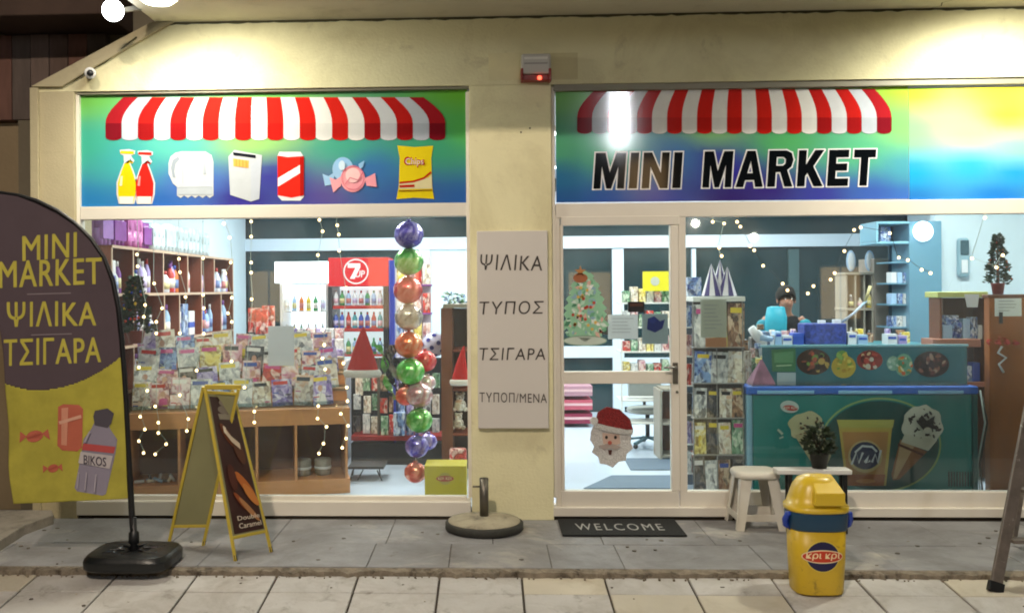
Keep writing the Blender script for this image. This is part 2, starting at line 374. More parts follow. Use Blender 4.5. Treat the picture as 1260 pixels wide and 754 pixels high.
# lower pavement of square tiles, falling gently to the street
pz = lambda y: -.038-.1*(Y1S-.0-y)
slope = Matrix.Identity(4)
b = MB(); y0, y1 = Y1S-.01, -4.6
b.hull([(-4.9, y1, -.7), (5.9, y1, -.7), (5.9, y0, -.7), (-4.9, y0, -.7)], [(-4.9, y1, pz(y1)-.014), (5.9, y1, pz(y1)-.014), (5.9, y0, pz(y0)-.014), (-4.9, y0, pz(y0)-.014)], joint_m)
pave = b.build('pavement', kind='structure')
TW = .472; rows = [(Y1S-.01, Y1S-.245)]
while rows[-1][1] > -3.9: rows.append((rows[-1][1], rows[-1][1]-TW))
for ri, (ya, yb) in enumerate(rows):
    for k in range(-10, 12):
        x = .183+TW*k; g = .006; q = MB(); a, c = x+g, x+TW-g; u, v = ya-.0025, yb+.0025; dz = RN.uniform(-.003, .002)
        m = tile2_m if (k in (1, 2) and ri == 1) or RN.random() < .08 else tile_m
        q.hull([(a, v, pz(v)-.05), (c, v, pz(v)-.05), (c, u, pz(u)-.05), (a, u, pz(u)-.05)], [(a, v, pz(v)+dz), (c, v, pz(v)+dz), (c, u, pz(u)+dz), (a, u, pz(u)+dz)], m)
        q.build('paving_tile', pave, bevel=.004, seg=1)
# raised concrete step at the left
b = MB(); zt = .07
top = [gp(-40, 627, zt), gp(64, 627, zt), gp(66, 632, zt), gp(30, 645, zt), gp(0, 664, zt), gp(-40, 690, zt)]
b.hull([(p.x, p.y, -.02) for p in top][::-1], top[::-1], conc_m); b.build('concrete_step', kind='structure', bevel=.008)

# facade wall (one plastered wall pierced by the two shop openings)
ZB = -.006; WT = .30
fw = thing('facade_wall', 'cream plastered shop wall with two large openings and a chamfered top left corner', 'wall', (XL1+.3, 0, 0))
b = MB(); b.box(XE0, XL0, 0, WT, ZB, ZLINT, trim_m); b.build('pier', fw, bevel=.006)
b = MB(); b.box(XL1, XR0, 0, WT, ZB, ZLINT, wall_m); b.build('pillar', fw, bevel=.006)
b = MB(); b.box(XR1, XE1, 0, WT, ZB, ZLINT, wall_m); b.build('pier', fw, bevel=.006)
XS0 = pt(192, 22, 0).x
b = MB(); o_ = [(XE0, 0, ZLINT), (XE1, 0, ZLINT), (XE1, 0, ZSOF), (XS0, 0, ZSOF), (XE0, 0, ZLINT+.03)]
b.prism(o_, (0, WT, 0), wall_m); b.build('lintel_band', fw)
b = MB()                                                    # raised band that follows the sloping corner
q = [pt(40, 108, 0), pt(78, 108, 0), pt(118, 84, 0), pt(215, 22, 0), pt(188, 22, 0)]
b.prism([Vector((p.x, -.035, min(p.z, ZSOF-.002))) for p in q], (0, .034, 0), trim_m); b.build('corner_band', fw, bevel=.004)
b = MB(); q = [(XE0-.001, -.03), (pt(50, 300, 0).x, -.03)]
b.box(XE0, pt(50, 300, 0).x, -.03, -.001, ZB, pt(45, 109, 0).z, trim_m); b.build('corner_bead', fw, bevel=.004)
b = MB(); p0 = pt(668, 66, 0); p1 = pt(711, 102, 0); b.box(p0.x, p1.x, -.004, -.0005, pt(690, 98, 0).z, p0.z, M('patch_plaster', '#cbc298', .9, ns=4, na=.1)); b.build('plaster_patch', fw)
p0 = pt(601, 66, 0); b = MB(); b.box(p0.x, pt(641, 66, 0).x, -.004, -.0005, pt(620, 99, 0).z, p0.z, M('patch_plaster_light', '#dcd4aa', .9, ns=4, na=.1)); b.build('plaster_patch', fw)
b = MB()                                                    # two tiny screw holes on the pillar
for x, y in ((641, 163), (652, 158)): c = pt(x, y, 0); b.lathe([(.006, 0), (.006, .004)], (0, 0, 0), crack_m, 8); 
for i in range(len(b.v)):
    k = 0 if i < 16 else 1; c = pt(*((641, 163), (652, 158))[k], 0); v = b.v[i]; b.v[i] = Vector((c.x+v.x, -.001-v.z, c.z+v.y))
b.build('screw_hole', fw)

# soffit above the shop
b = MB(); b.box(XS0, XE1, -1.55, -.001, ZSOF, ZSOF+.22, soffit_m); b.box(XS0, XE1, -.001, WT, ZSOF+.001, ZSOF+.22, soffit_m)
sof = b.build('soffit', None, label='plastered concrete soffit over the shop front', cat='canopy', bevel=.004)
b = MB(); n = 190; V = []; Fs = []                         # ragged dark crack where soffit meets wall
for i in range(n):
    x = XS0+(XE1-XS0)*i/(n-1); t = .006+.007*abs(math.sin(i*.7)*math.sin(i*.23+1))+RN.uniform(0, .006)
    V += [(x, -.003-RN.uniform(0, .003), ZSOF-.0005), (x, -.003, ZSOF-t-.004)]
Fs = [(2*i, 2*i+1, 2*i+3, 2*i+2) for i in range(n-1)]
b.add(V, Fs, crack_m); b.build('crack', fw)
b = MB(); q = [(0, 0), (.05, -.06), (.02, -.14), (.09, -.22), (.07, -.33), (.15, -.45)]
b.add([(3.05+x, y, ZSOF-.001) for x, y in q]+[(3.058+x, y, ZSOF-.001) for x, y in q], [(i, i+1, i+7, i+6) for i in range(5)], crack_m)
b.build('crack', sof)
# downlights on the soffit (just above the picture)
for x, y, e, lx, lab in ((pt(212, 300, 0).x+.16, -.74, LIGHTS['soffit_left'], .22, 'round soffit lamp over the left window'), (pt(1195, 300, 0).x, -.74, LIGHTS['soffit_right'], .15, 'round soffit lamp over the right window')):
    t = thing('soffit_lamp', lab, 'lamp', (x, y, ZSOF), group='soffit lamps')
    b = MB(); b.lathe([(.13, -.05), (.14, -.02), (.14, 0)], (x, y, ZSOF-.001), white_m, 24); b.build('housing', t)
    b = MB(); b.lathe([(.02, -.085), (.09, -.075), (.12, -.05), (.12, -.045)], (x, y, ZSOF-.003), lampw_m, 24); b.build('diffuser', t)
    lo = lamp('soffit_lamp_light', 'SPOT', (x, y, ZSOF-.13), e, '#fffae6', .09); lo.data.spot_size = rad(178); lo.data.spot_blend = .75
    lo.rotation_euler = Vector((lx, .25, -1)).to_track_quat('-Z', 'Y').to_euler()
# small floodlight glowing at the corner
fp = pt(140, 13, -.42)
t = thing('floodlight', 'small glaring white floodlight at the top left corner of the soffit', 'lamp', tuple(fp))
b = MB(); b.beam((fp.x+.02, fp.y+.02, fp.z), (XS0+.06, fp.y+.12, ZSOF+.03), .03, .03, metal_m); b.build('arm', t)
d = Vector((.10, -.95, -.34)).normalized(); u = Vector((1, 0, 0)); u = (u-d*u.dot(d)).normalized(); v_ = d.cross(u)
def disc(c, r0, r1, th, m, q):
    lo = [c+(u*math.cos(a)*r0*1.02+v_*math.sin(a)*r0) for a in [2*math.pi*i/20 for i in range(20)]]
    hi = [c+d*th+(u*math.cos(a)*r1+v_*math.sin(a)*r1) for a in [2*math.pi*i/20 for i in range(20)]]
    q.hull(lo, hi, m, False)
b = MB(); disc(fp-d*.03, .045, .078, .05, dkmetal_m, b); b.build('housing', t, bevel=.003)
b = MB(); disc(fp+d*.022, .070, .066, .010, EM('flood_glow', '#f6fbff', 30), b); b.build('lens', t)
lamp('floodlight_light', 'POINT', tuple(fp+d*.12), LIGHTS['flood'], '#eef6ff', .05)
# neighbour at the left: plaster wall, dark eave and old reddish boards
nb = thing('neighbour_house', 'dim old house at the left edge with reddish boards under a dark eave', 'house', (-4.4, .8, 0))
dimpl = M('dim_beige_plaster', '#8d7c60', .9, ns=1.6, na=.16, bs=30, ba=.3)
b = MB(); b.box(-7, XE0-.02, .7, 1.0, -.1, 2.95, dimpl); b.build('wall', nb)
b = MB(); b.box(XE0-.25, XE0-.005, .31, .69, -.1, 2.9, M('old_grey_wall', '#6e6655', .9, ns=2, na=.2, bs=20, ba=.3)); b.build('return_wall', nb)
b = MB(); b.box(-7, XE0+2.2, .72, 1.0, 3.08, 5.6, bpy.data.materials['old_grey_wall']); b.build('upper_wall', nb)
BRD = [M('red_board', h, .85, ns=6, na=.25, stretch=(3, 1, .5)) for h in ('#5c4a42', '#66564e', '#554a44', '#64463c')]
for i in range(28):
    x = -7+.15*i
    if x+.15 > XE0+.42: break
    q = MB(); q.box(x, x+.143, .62-RN.uniform(0, .01), .71, 3.09 if x > XE0-.16 else 2.96, 3.62, BRD[i*7 % 4]); q.build('board', nb, bevel=.004)
b = MB(); b.box(-3.78, XE0+.48, .12, .715, 3.63, 4.3, M('dark_eave', '#4a382e', .85, ns=3, na=.3)); b.build('eave', nb, bevel=.01)

# ================================================================== SIGNS AND SHOP FRONT
def ink_panel(name, parent, px0, py0, px1, py1, Y, pts, mat, th=.02, nx=36, ny=12):
    x0, x1 = pt(px0, (py0+py1)/2, Y).x, pt(px1, (py0+py1)/2, Y).x; xm = (px0+px1)/2
    z0, z1 = pt(xm, py1, Y).z, pt(xm, py0, Y).z
    V = []; Fs = []; cols = []; S = [(u, v, C(h)) for u, v, h in pts]
    for j in range(ny+1):
        for i in range(nx+1):
            u, v = i/nx, j/ny; V.append((x0+(x1-x0)*u, Y, z1+(z0-z1)*v)); ws = 0; c = [0, 0, 0]
            for a, b_, cc in S:
                k = 1/(((a-u)*(px1-px0)/(py1-py0)*.55)**2+(b_-v)**2+.004)**1.6; ws += k
                for q in range(3): c[q] += k*cc[q]
            cols.append([q/ws for q in c]+[1])
    Fs = [(j*(nx+1)+i, (j+1)*(nx+1)+i, (j+1)*(nx+1)+i+1, j*(nx+1)+i+1) for j in range(ny) for i in range(nx)]
    b = MB(); b.add(V, Fs, mat); o = b.build(name, parent)
    at = o.data.attributes.new('ink', 'FLOAT_COLOR', 'POINT')
    for i, c in enumerate(cols): at.data[i].color = c
    b = MB(); b.box(x0, x1, Y+.001, Y+th, z0, z1, white_m); b.build('backing', parent)
    return o
sign_ink = ATTR('printed_gradient', .1, .0)
YS = .06
def awning(parent, tx0, tx1, sx0, sx1, yt, ysh, yb, Y):
    b = MB(); fn = plane(Y); n = 21
    for i in range(n):
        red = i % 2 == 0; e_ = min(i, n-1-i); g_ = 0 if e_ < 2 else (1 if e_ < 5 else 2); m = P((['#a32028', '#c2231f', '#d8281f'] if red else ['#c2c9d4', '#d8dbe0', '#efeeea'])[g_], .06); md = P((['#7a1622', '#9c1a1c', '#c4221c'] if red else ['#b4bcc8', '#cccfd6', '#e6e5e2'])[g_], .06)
        T = lambda k: tx0+(tx1-tx0)*k/n
        S = lambda k: sx0+(sx1-sx0)*k/n
        L_ = [(T(i)+(S(i)-T(i))*math.sin(t*math.pi/2), yt+(ysh-yt)*t) for t in [q/6 for q in range(7)]]
        R_ = [(T(i+1)+(S(i+1)-T(i+1))*math.sin(t*math.pi/2), yt+(ysh-yt)*t) for t in [q/6 for q in range(7)]]
        b.k = 2; b.ink(fn, L_+R_[::-1], m)
        a, c = S(i), S(i+1); r = (c-a)/2
        b.k = 2; b.ink(fn, [(a, ysh), (a, yb-4)]+[(a+r-r*math.cos(t), yb-4+4*math.sin(t)) for t in [math.pi*q/6 for q in range(1, 6)]]+[(c, yb-4), (c, ysh)], md)
    b.build('awning_print', parent)
ls = thing('sign_board', 'left green and blue shop sign printed with awning, spray bottles, toilet roll and sweets', 'sign', tuple(pt(338, 252, YS)))
ink_panel('panel', ls, 99, 113, 575, 252, YS, [(0, 0, '#70bc54'), (0, .45, '#3fa58d'), (0, 1, '#2a78b4'), (.12, .6, '#3f9ea0'), (.2, 1, '#2f62b0'), (.25, .45, '#55b0a0'), (.3, .8, '#4a6ab8'), (.42, .95, '#382f86'),
    (.5, .75, '#3c3a92'), (.45, .42, '#8fc06a'), (.5, .3, '#8fbf6a'), (.62, .95, '#443f92'), (.68, .5, '#43a088'), (.75, .7, '#3a6fae'), (.85, .95, '#3a5ca2'), (.9, .5, '#3f9b76'), (1, 0, '#6cb83a'), (1, .35, '#56b058'), (1, 1, '#2f5fa8'), (.5, 0, '#69b05a')], sign_ink)
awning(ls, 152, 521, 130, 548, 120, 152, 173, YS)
fn = plane(YS)
def z(ox, oy, s, pts): return [(ox+x/s, oy+y/s) for x, y in pts]
def spray(dx, sc, col, lab):
    b = MB(); b.k = 2; c = 156+dx; B = 251
    q = [(-9, 0), (-11.5, -12), (-11.5, -26), (-7, -40), (-3, -50), (-3.5, -58), (-7, -60), (-8, -65), (3, -66), (10, -64), (9.5, -60), (5, -58), (9, -52), (7.5, -50), (3.5, -55), (4, -50), (8, -40), (12.5, -26), (12, -12), (9, 0)]
    b.ink(fn, [(c+x*sc*1.08, B+y*sc*1.02) for x, y in q], P('#c6ccd0', .06)); b.ink(fn, [(c+x*sc*.92, B-.8+y*sc*.97) for x, y in q if y > -57], P(col, .06))
    b.ink(fn, [(c-8*sc, B-62*sc), (c+9*sc, B-61*sc), (c+9*sc, B-64.5*sc), (c-7*sc, B-65*sc)], P(col, .06))
    b.ink(fn, [(c-8*sc, B), (c-9*sc, B-9), (c+9*sc, B-9), (c+8*sc, B)], P('#e6e2da', .06)); b.ink(fn, [(c-8.5*sc, B-22), (c-7*sc, B-34), (c-4.5*sc, B-34), (c-5.5*sc, B-22)], P('#f2e7b8' if lab else '#ec8f88', .06))
    b.build('spray_bottle_print', ls)
spray(0, 1, '#e8c416', 1); spray(22, .98, '#d2261e', 0)
b = MB(); b.k = 2; Z6 = lambda p: z(190, 170, 3.405, p)
wv = [(248-i*15.3, 245+(6 if i % 2 else -4)) for i in range(11)]
b.ink(fn, Z6([(60, 150), (60, 105), (68, 78), (88, 62), (115, 56), (215, 57), (240, 72), (248, 100)]+wv+[(95, 205), (78, 190)]), P('#c4cad0', .06))
b.ink(fn, Z6([(70, 125), (78, 92), (100, 78), (108, 88), (90, 108), (84, 140), (90, 168), (78, 165)]), P('#98a2ae', .06)); b.ink(fn, Z6([(96, 206), (243, 204), (246, 238), (97, 238)]), P('#b4bcc4', .06)); b.line(fn, Z6([(122, 66), (120, 190)]), .5, P('#98a2ae', .06)); b.ink(fn, Z6([(205, 110), (214, 103), (218, 150), (206, 152)]), P('#aeb6c0', .06)); b.line(fn, Z6([(96, 205), (110, 204), (242, 202)]), .5, P('#cdd4dc', .06)); b.build('toilet_roll_print', ls)
b = MB(); b.k = 2; b.ink(fn, Z6([(310, 78), (335, 50), (452, 72), (440, 255), (405, 266), (318, 238)]), P('#bcc2c8', .06)); b.ink(fn, Z6([(405, 110), (450, 78), (440, 255), (405, 266)]), P('#b9c0cc', .06))
b.ink(fn, Z6([(330, 86), (397, 95), (395, 126), (332, 118)]), P('#e2ae58', .06)); b.ink(fn, Z6([(330, 60), (425, 72), (425, 84), (332, 72)]), P('#20222a', .06))
for i in range(4): b.line(fn, Z6([(344+i*14, 88+i*2), (344+i*14, 118+i*2)]), .5, P('#b57c34', .06))
b.build('cigarette_packet_print', ls)
b = MB(); b.k = 2; b.ink(fn, Z6([(524, 58), (612, 58), (626, 78), (627, 245), (612, 262), (535, 262), (518, 245), (516, 76)]), P('#d9dcdf', .06)); b.ink(fn, Z6([(516, 74), (560, 80), (626, 76), (627, 240), (575, 250), (517, 240)]), P('#dc2a1e', .06))
b.ink(fn, Z6([(518, 168), (626, 104), (626, 138), (518, 204)]), P('#f2f2f0', .06)); b.ink(fn, Z6([(610, 78), (627, 76), (627, 240), (612, 244)]), P('#a81a16', .06)); b.build('can_print', ls)
b = MB(); b.k = 2
for c_, ps, fan in (('#8fbfe8', (790, 130, 44, 50), [(705, 150), (730, 160), (760, 140), (745, 195), (715, 200)]), ('#eea0ae', (832, 172, 52, 55), [(735, 165), (760, 175), (785, 160), (782, 200), (750, 228)])):
    b.ell(fn, *z(190, 170, 3.405, [(ps[0], ps[1])])[0], ps[2]/3.405, ps[3]/3.405, P(c_, .06)); b.ink(fn, Z6(fan), P(c_, .06))
b.ink(fn, Z6([(855, 110), (880, 95), (875, 120), (862, 135)]), P('#8fbfe8', .06)); b.ink(fn, Z6([(880, 170), (925, 148), (932, 205), (890, 200)]), P('#eea0ae', .06))
b.ell(fn, 434.5, 216, 9, 9, P('#f6c9cc', .06)); b.ring(fn, 434.5, 219, 14, 15, 1, P('#d9788c', .06)); b.line(fn, [(425, 227), (431, 219), (441, 222), (447, 212)], 1.3, P('#d9788c', .06)); b.ell(fn, 421, 204, 4, 6, P('#c9e2f6', .06)); b.build('sweets_print', ls)
b = MB(); b.k = 2; b.ink(fn, Z6([(1018, 32), (1090, 38), (1168, 33), (1160, 85), (1164, 205), (1172, 255), (1090, 250), (1014, 256), (1024, 200), (1028, 85)]), P('#ddc81e', .06)); b.ink(fn, Z6([(1026, 190), (1100, 180), (1150, 165), (1162, 150), (1163, 212), (1026, 214)]), P('#d8cfa2', .06))
b.line(fn, Z6([(1027, 188), (1085, 182), (1130, 168), (1160, 142)]), 2.4, P('#b3261c', .06)); b.line(fn, Z6([(1027, 203), (1090, 200)]), 3, P('#b3261c', .06)); b.line(fn, Z6([(1024, 222), (1165, 218)]), 1.3, P('#8a5a1c', .06))
b.text(fn, 'Chips', 498, 194, 522, 206, P('#b3261c', .06), off=.03, grow=.8); b.text(fn, 'Chips', 499, 195, 521, 205, P('#e9d9ce', .06)); b.build('crisps_print', ls)
for y0, y1 in ((113, 120), (240, 252)): pass

rs = thing('sign_board', 'right shop sign with striped awning and bold black MINI MARKET lettering', 'sign', tuple(pt(900, 247, YS)))
ink_panel('panel', rs, 684, 107, 1118, 247, YS, [(0, 0, '#78c060'), (0, .5, '#55ad80'), (0, .8, '#2f74a6'), (0, 1, '#2f5fa6'), (.15, .6, '#44a07a'), (.15, 1, '#3457aa'), (.3, 1, '#3b46a4'), (.36, .6, '#3f6fae'), (.45, .42, '#7fb878'), (.45, .6, '#35349a'),
    (.5, .98, '#33206e'), (.6, .9, '#3a2a80'), (.65, .5, '#55b06a'), (.75, .95, '#3d3f9e'), (.85, .6, '#58b487'), (.9, .95, '#3f5fb6'), (1, 0, '#9fc83a'), (1, .4, '#7cc070'), (1, .75, '#4a9ab0'), (1, 1, '#3f6cc0'), (.5, 0, '#5fae5a'), (.5, .75, '#34289a')], sign_ink, nx=32)
ink_panel('panel', rs, 1118.4, 107, 1338, 247, YS, [(0, 0, '#a3cc34'), (.5, 0, '#e8dc3a'), (.55, .25, '#f0e03a'), (1, 0, '#f3d93a'), (0, .4, '#86c88a'), (.35, .4, '#b9d98a'), (.6, .55, '#8ad0b4'), (1, .45, '#e2dc6a'), (0, .75, '#1fa0dc'), (.35, .7, '#2aa6e0'),
    (.6, .75, '#1b98e0'), (1, .75, '#3aa6d0'), (0, 1, '#2a72c4'), (.5, 1, '#1d72cc'), (1, 1, '#2a7ac0')], sign_ink, nx=20)
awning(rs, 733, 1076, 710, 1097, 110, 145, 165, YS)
b = MB(); b.k = 4; wm, km = P('#e8eaee', .06), P('#0a0e12', .06)
GL = {'M': (100, [[(0, 0), (0, 100), (32, 100), (50, 45), (68, 100), (100, 100), (100, 0), (77, 0), (77, 62), (58, 0), (42, 0), (23, 62), (23, 0)]]),
 'I': (27, [[(0, 0), (0, 100), (27, 100), (27, 0)]]), 'N': (85, [[(0, 0), (0, 100), (27, 100), (60, 42), (60, 100), (85, 100), (85, 0), (60, 0), (25, 60), (25, 0)]]),
 'A': (95, [[(0, 0), (33, 100), (47.5, 100), (47.5, 72), (38, 38), (47.5, 38), (47.5, 19), (32, 19), (27, 0)], [(95, 0), (62, 100), (47.5, 100), (47.5, 72), (57, 38), (47.5, 38), (47.5, 19), (63, 19), (68, 0)]]),
 'R': (88, [[(0, 0), (0, 100), (27, 100), (27, 0)], [(27, 100), (60, 100), (78, 93), (86, 74), (80, 55), (66, 46), (88, 0), (60, 0), (42, 40), (27, 40), (27, 58), (50, 58), (59, 64), (59, 76), (50, 82), (27, 82)]]),
 'K': (90, [[(0, 0), (0, 100), (27, 100), (27, 60), (56, 100), (88, 100), (53, 55), (90, 0), (58, 0), (34, 37), (27, 28), (27, 0)]]),
 'E': (72, [[(0, 0), (0, 100), (70, 100), (70, 79), (27, 79), (27, 62), (66, 62), (66, 42), (27, 42), (27, 21), (72, 21), (72, 0)]]),
 'T': (76, [[(0, 100), (76, 100), (76, 78), (51, 78), (51, 0), (25, 0), (25, 78), (0, 78)]])}
for wd, x0, x1, y0, y1, sl in (('MINI', 730, 840, 188.5, 232.5, -1), ('MARKET', 864, 1078, 186.5, 231, -2.5)):
    tot = sum(GL[c][0] for c in wd)+15*(len(wd)-1); cur = 0; sx = (x1-x0-3)/tot
    for c in wd:
        gw, pol = GL[c]
        for po in pol:
            T_ = [(x0+(cur+x)*sx+y*.03+.0, y1-(y1-y0)*y/100+sl*(cur+x)/tot) for x, y in po]
            b.add([fn(x, y, .0055) for x, y in T_], [tuple(range(len(T_)))], km)
            for i in range(len(T_)):
                (ax, ay), (cx_, cy_) = T_[i], T_[(i+1) % len(T_)]; l = math.hypot(cx_-ax, cy_-ay); ux, uy = (cx_-ax)/l*1.7, (cy_-ay)/l*1.7; b.k += 1; lf = .0025+.00001*b.k
                b.add([fn(*p, lf) for p in ((ax-ux*.9-uy, ay-uy*.9+ux), (cx_+ux*.9-uy, cy_+uy*.9+ux), (cx_+ux*.9+uy, cy_+uy*.9-ux), (ax-ux*.9+uy, ay-uy*.9-ux))], [(0, 1, 2, 3)], wm)
        cur += gw+15
b.build('lettering', rs)

# frames ------------------------------------------------------------
sw = thing('shop_window', 'left shop window in a white aluminium frame, crowded with magazines and toys', 'window', tuple(pt(338, 630, .05)))
def bar(px0, py0, px1, py1, Ya, Yb, name, par, m=alu_m, bev=.004):
    q = MB(); q.bpx(px0, py0, px1, py1, Ya, Yb, m); return q.build(name, par, bevel=bev)
bar(94, 103, 577.5, 113, .02, .12, 'head_profile', sw, M('dull_aluminium', '#8c8878', .5))
bar(93, 113, 99, 612, .03, .12, 'frame', sw); bar(574.5, 113, 579, 612, .03, .12, 'frame', sw)
bar(99, 252, 574.5, 268, .035, .12, 'frame', sw)
bar(93, 617, 579, 634.5, .001, .16, 'sill', sw)
bar(99, 610, 574.5, 617, .05, .11, 'frame', sw)
q = MB(); q.bpx(99, 268, 574.5, 610, .075, .079, glass_m); q.build('glass_pane', sw)
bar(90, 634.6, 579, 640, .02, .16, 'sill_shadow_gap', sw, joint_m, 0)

sd = thing('shop_door', 'white framed glass shop door with stickers, left of the right window', 'door', tuple(pt(765, 630, .05)))
rw = thing('shop_window', 'right shop window beside the door, showing the freezer and the counter', 'window', tuple(pt(1050, 630, .05)))
bar(681, 96, 1345, 107, .02, .12, 'head_profile', rw, bpy.data.materials['dull_aluminium'])
bar(680, 107, 684, 612, .03, .12, 'frame', rw)
bar(684, 247, 1345, 265, .035, .12, 'frame', rw)
bar(680, 625, 1345, 636, .001, .16, 'sill', rw)
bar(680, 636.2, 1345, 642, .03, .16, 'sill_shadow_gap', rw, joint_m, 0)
bar(836, 265, 845, 625, .04, .12, 'frame', rw)
bar(845, 605, 1345, 625, .04, .12, 'frame', rw)
bar(684, 265, 690, 625, .04, .12, 'frame', rw)
q = MB(); q.bpx(845, 265, 1345, 605, .075, .079, glass_m); q.build('glass_pane', rw)
bar(690.3, 266, 835.7, 277, .03, .10, 'top_rail', sd); bar(690.3, 604, 835.7, 624.5, .03, .10, 'bottom_rail', sd)
bar(690.3, 277, 694, 604, .03, .10, 'stile', sd); bar(826, 277, 835.7, 604, .03, .10, 'stile', sd); bar(694, 457, 826, 472, .03, .10, 'middle_rail', sd)
q = MB(); q.bpx(694, 277, 826, 457, .062, .066, glass_m); q.build('glass_pane', sd)
q = MB(); q.bpx(694, 472, 826, 604, .062, .066, glass_m); q.build('glass_pane', sd)
q = MB(); a = pt(831, 446, .02); c = pt(831, 472, .02); q.box(a.x-.018, a.x+.018, .018, .029, c.z, a.z, dkmetal_m); h = q.build('lock_plate', sd, bevel=.003)
q = MB(); q.tube([(a.x, .02, a.z-.03), (a.x, -.03, a.z-.03), (a.x-.09, -.035, a.z-.03)], .009, metal_m, 8); q.build('handle', sd)
q = MB(); q.lathe([(.010, 0), (.010, .012)], (0, 0, 0), dkmetal_m, 12)
c = pt(833, 482, .03)
for i, v in enumerate(q.v): q.v[i] = Vector((c.x+v.x, c.y-.001-v.z, c.z+v.y))
q.build('key_cylinder', sd)

# ------------------------------------------------ street lamps behind the camera (they light the pavement)
x, y, h, e = -1.6, -9.5, 6.9, LIGHTS['street']
t = thing('street_lamp', 'tall street lamp across the pavement, behind the viewer', 'street lamp', (x, y, -.5))
q = MB(); q.tube([(x, y, -.5), (x, y, h), (x, y+.3, h+.3), (x, y+.9, h+.35)], [.07, .05, .04, .035], dkmetal_m, 10); q.build('pole', t)
q = MB(); q.box(x-.12, x+.12, y+.75, y+1.35, h+.29, h+.40, dkmetal_m); q.build('lantern', t, bevel=.02)
q = MB(); q.box(x-.10, x+.10, y+.8, y+1.3, h+.27, h+.288, EM('street_glow', '#ffe4c0', 20)); q.build('lens', t)
lo = lamp('street_lamp_light', 'SPOT', (x, y+1.05, h+.2), e, '#ffecd6', .14)
lo.data.spot_size = rad(150); lo.data.spot_blend = .6
lo.rotation_euler = (Vector((0, -1.0, 0))-Vector((x, y+1.05, h+.2))).to_track_quat('-Z', 'Y').to_euler()
x, y = pt(761, 147, YS).x*2.78, -12.1                       # post-top tube lamp: its reflection is the white streak on the right sign
t = thing('post_lamp', 'post lamp with an upright glowing tube across the street, behind the viewer', 'street lamp', (x, y, -.5))
q = MB(); q.tube([(x, y, -.5), (x, y, 4.36)], [.07, .05], dkmetal_m, 10); q.build('pole', t)
q = MB(); q.tube([(x, y, 4.37), (x, y, 5.45)], .14, EM('post_glow', '#f4f8ff', LIGHTS['post']), 16); q.build('tube', t)
q = MB(); q.lathe([(.17, 5.455), (.17, 5.48), (.05, 5.52)], (x, y, 0), dkmetal_m, 16); q.build('cap', t)

ho = thing('house', 'dark two storey house across the street its lit windows added for reflections, behind the viewer', 'house', (2, -24, -.5))
hm = M('dim_house_wall', '#77706a', .9, ns=1, na=.15); wl = EM('added_window_glow', '#ffcf90', 2.0)  # window glow added so the shop glass has something to reflect
q = MB(); q.box(-12, 16, -24.6, -24, -.5, 7, hm); q.build('wall', ho)
q = MB(); q.box(-12.4, 16.4, -24.9, -23.6, 7.001, 7.3, hm); q.build('roof', ho)
for x, z0_, w_, h_ in ((-7, .6, 1.2, 1.6), (-3, .4, 1.6, 2.2), (3.2, .6, 1.3, 1.5), (11, .6, 1.2, 1.6), (-5, 4.2, 1.2, 1.4), (5, 4.2, 1.2, 1.4)):
    q = MB(); q.box(x-w_/2-.08, x+w_/2+.08, -23.999, -23.94, z0_-.08, z0_+h_+.08, white_m); fr3 = q.build('window', ho)  # window added for reflections in the shop glass
    q = MB(); q.box(x-w_/2, x-.03, -23.939, -23.93, z0_, z0_+h_, wl); q.box(x+.03, x+w_/2, -23.939, -23.93, z0_, z0_+h_, wl); q.build('pane', fr3)
for x, z_ in ((8.3, 3.15), (6.5, 3.6)):
    q = MB(); q.ball((x, -23.8, z_), .13, EM('bulkhead_glow', '#fff6e6', 45) if 'bulkhead_glow' not in bpy.data.materials else bpy.data.materials['bulkhead_glow'], 12, 8); q.tube([(x, -23.999, z_), (x, -23.9, z_)], .04, dkmetal_m, 8); q.build('wall_lamp', ho)
# ================================================================== THINGS ON THE WALL
wb = thing('wall_board', 'pale vertical board on the pillar with four lines of dark Greek lettering', 'sign', tuple(pt(631, 527, 0)))
q = MB(); q.bpx(587.5, 284, 674.5, 527, -.045, -.001, M('board_white', '#cdc8c2', .6, ns=1.5, na=.04)); q.build('panel', wb, bevel=.004)
q = MB(); f2 = plane(-.045); dk = P('#3a3430', .5)
for tx, x0, x1, y0, y1, sh, of, sl in (('ΨΙΛΙKA', 591, 667, 313, 332, .1, .006, 1), ('ΤΥΠΟΣ', 590, 669, 371, 387, .1, .002, -1), ('ΤΣΙΓAPA', 590, 671, 428, 443, .1, .002, -.5), ('ΤΥΠΟΠ/MENA', 590, 673, 482.5, 494.5, 0, .004, 1)):
    q.k = 0; q.text(f2, tx, x0, y0, x1, y1, dk, off=of, shear=sh, slope=sl, sp=1.12)
q.build('lettering', wb)
al = thing('alarm_box', 'small grey alarm siren with red base and glowing red light, above the pillar', 'alarm', tuple(pt(660, 97, 0)))
q = MB(); q.bpx(641.5, 66, 678, 91, -.09, -.001, M('alarm_grey', '#b9b6b0', .45)); q.build('housing', al, bevel=.012)
q = MB(); q.bpx(641, 84, 644, 99, -.095, -.001, P('#8c2a20')); q.bpx(675, 84, 678.5, 99, -.095, -.001, P('#8c2a20')); q.bpx(644, 92, 675, 99, -.085, -.001, P('#8c2a20')); q.build('base', al, bevel=.004)
q = MB(); c = pt(664, 96, -.095); q.ball(c, .016, EM('alarm_glow', '#ff5a40', 2.5), 10, 6); q.build('light', al)
q = MB(); q.bpx(645, 70, 674, 73, -.0925, -.0915, P('#d6d3cc')); q.bpx(645, 77, 674, 79, -.0925, -.0915, P('#8f8c88')); q.build('label_strip', al)
cc = thing('security_camera', 'small white security camera on the wall at the top left of the sign', 'camera', tuple(pt(110, 92, 0)))
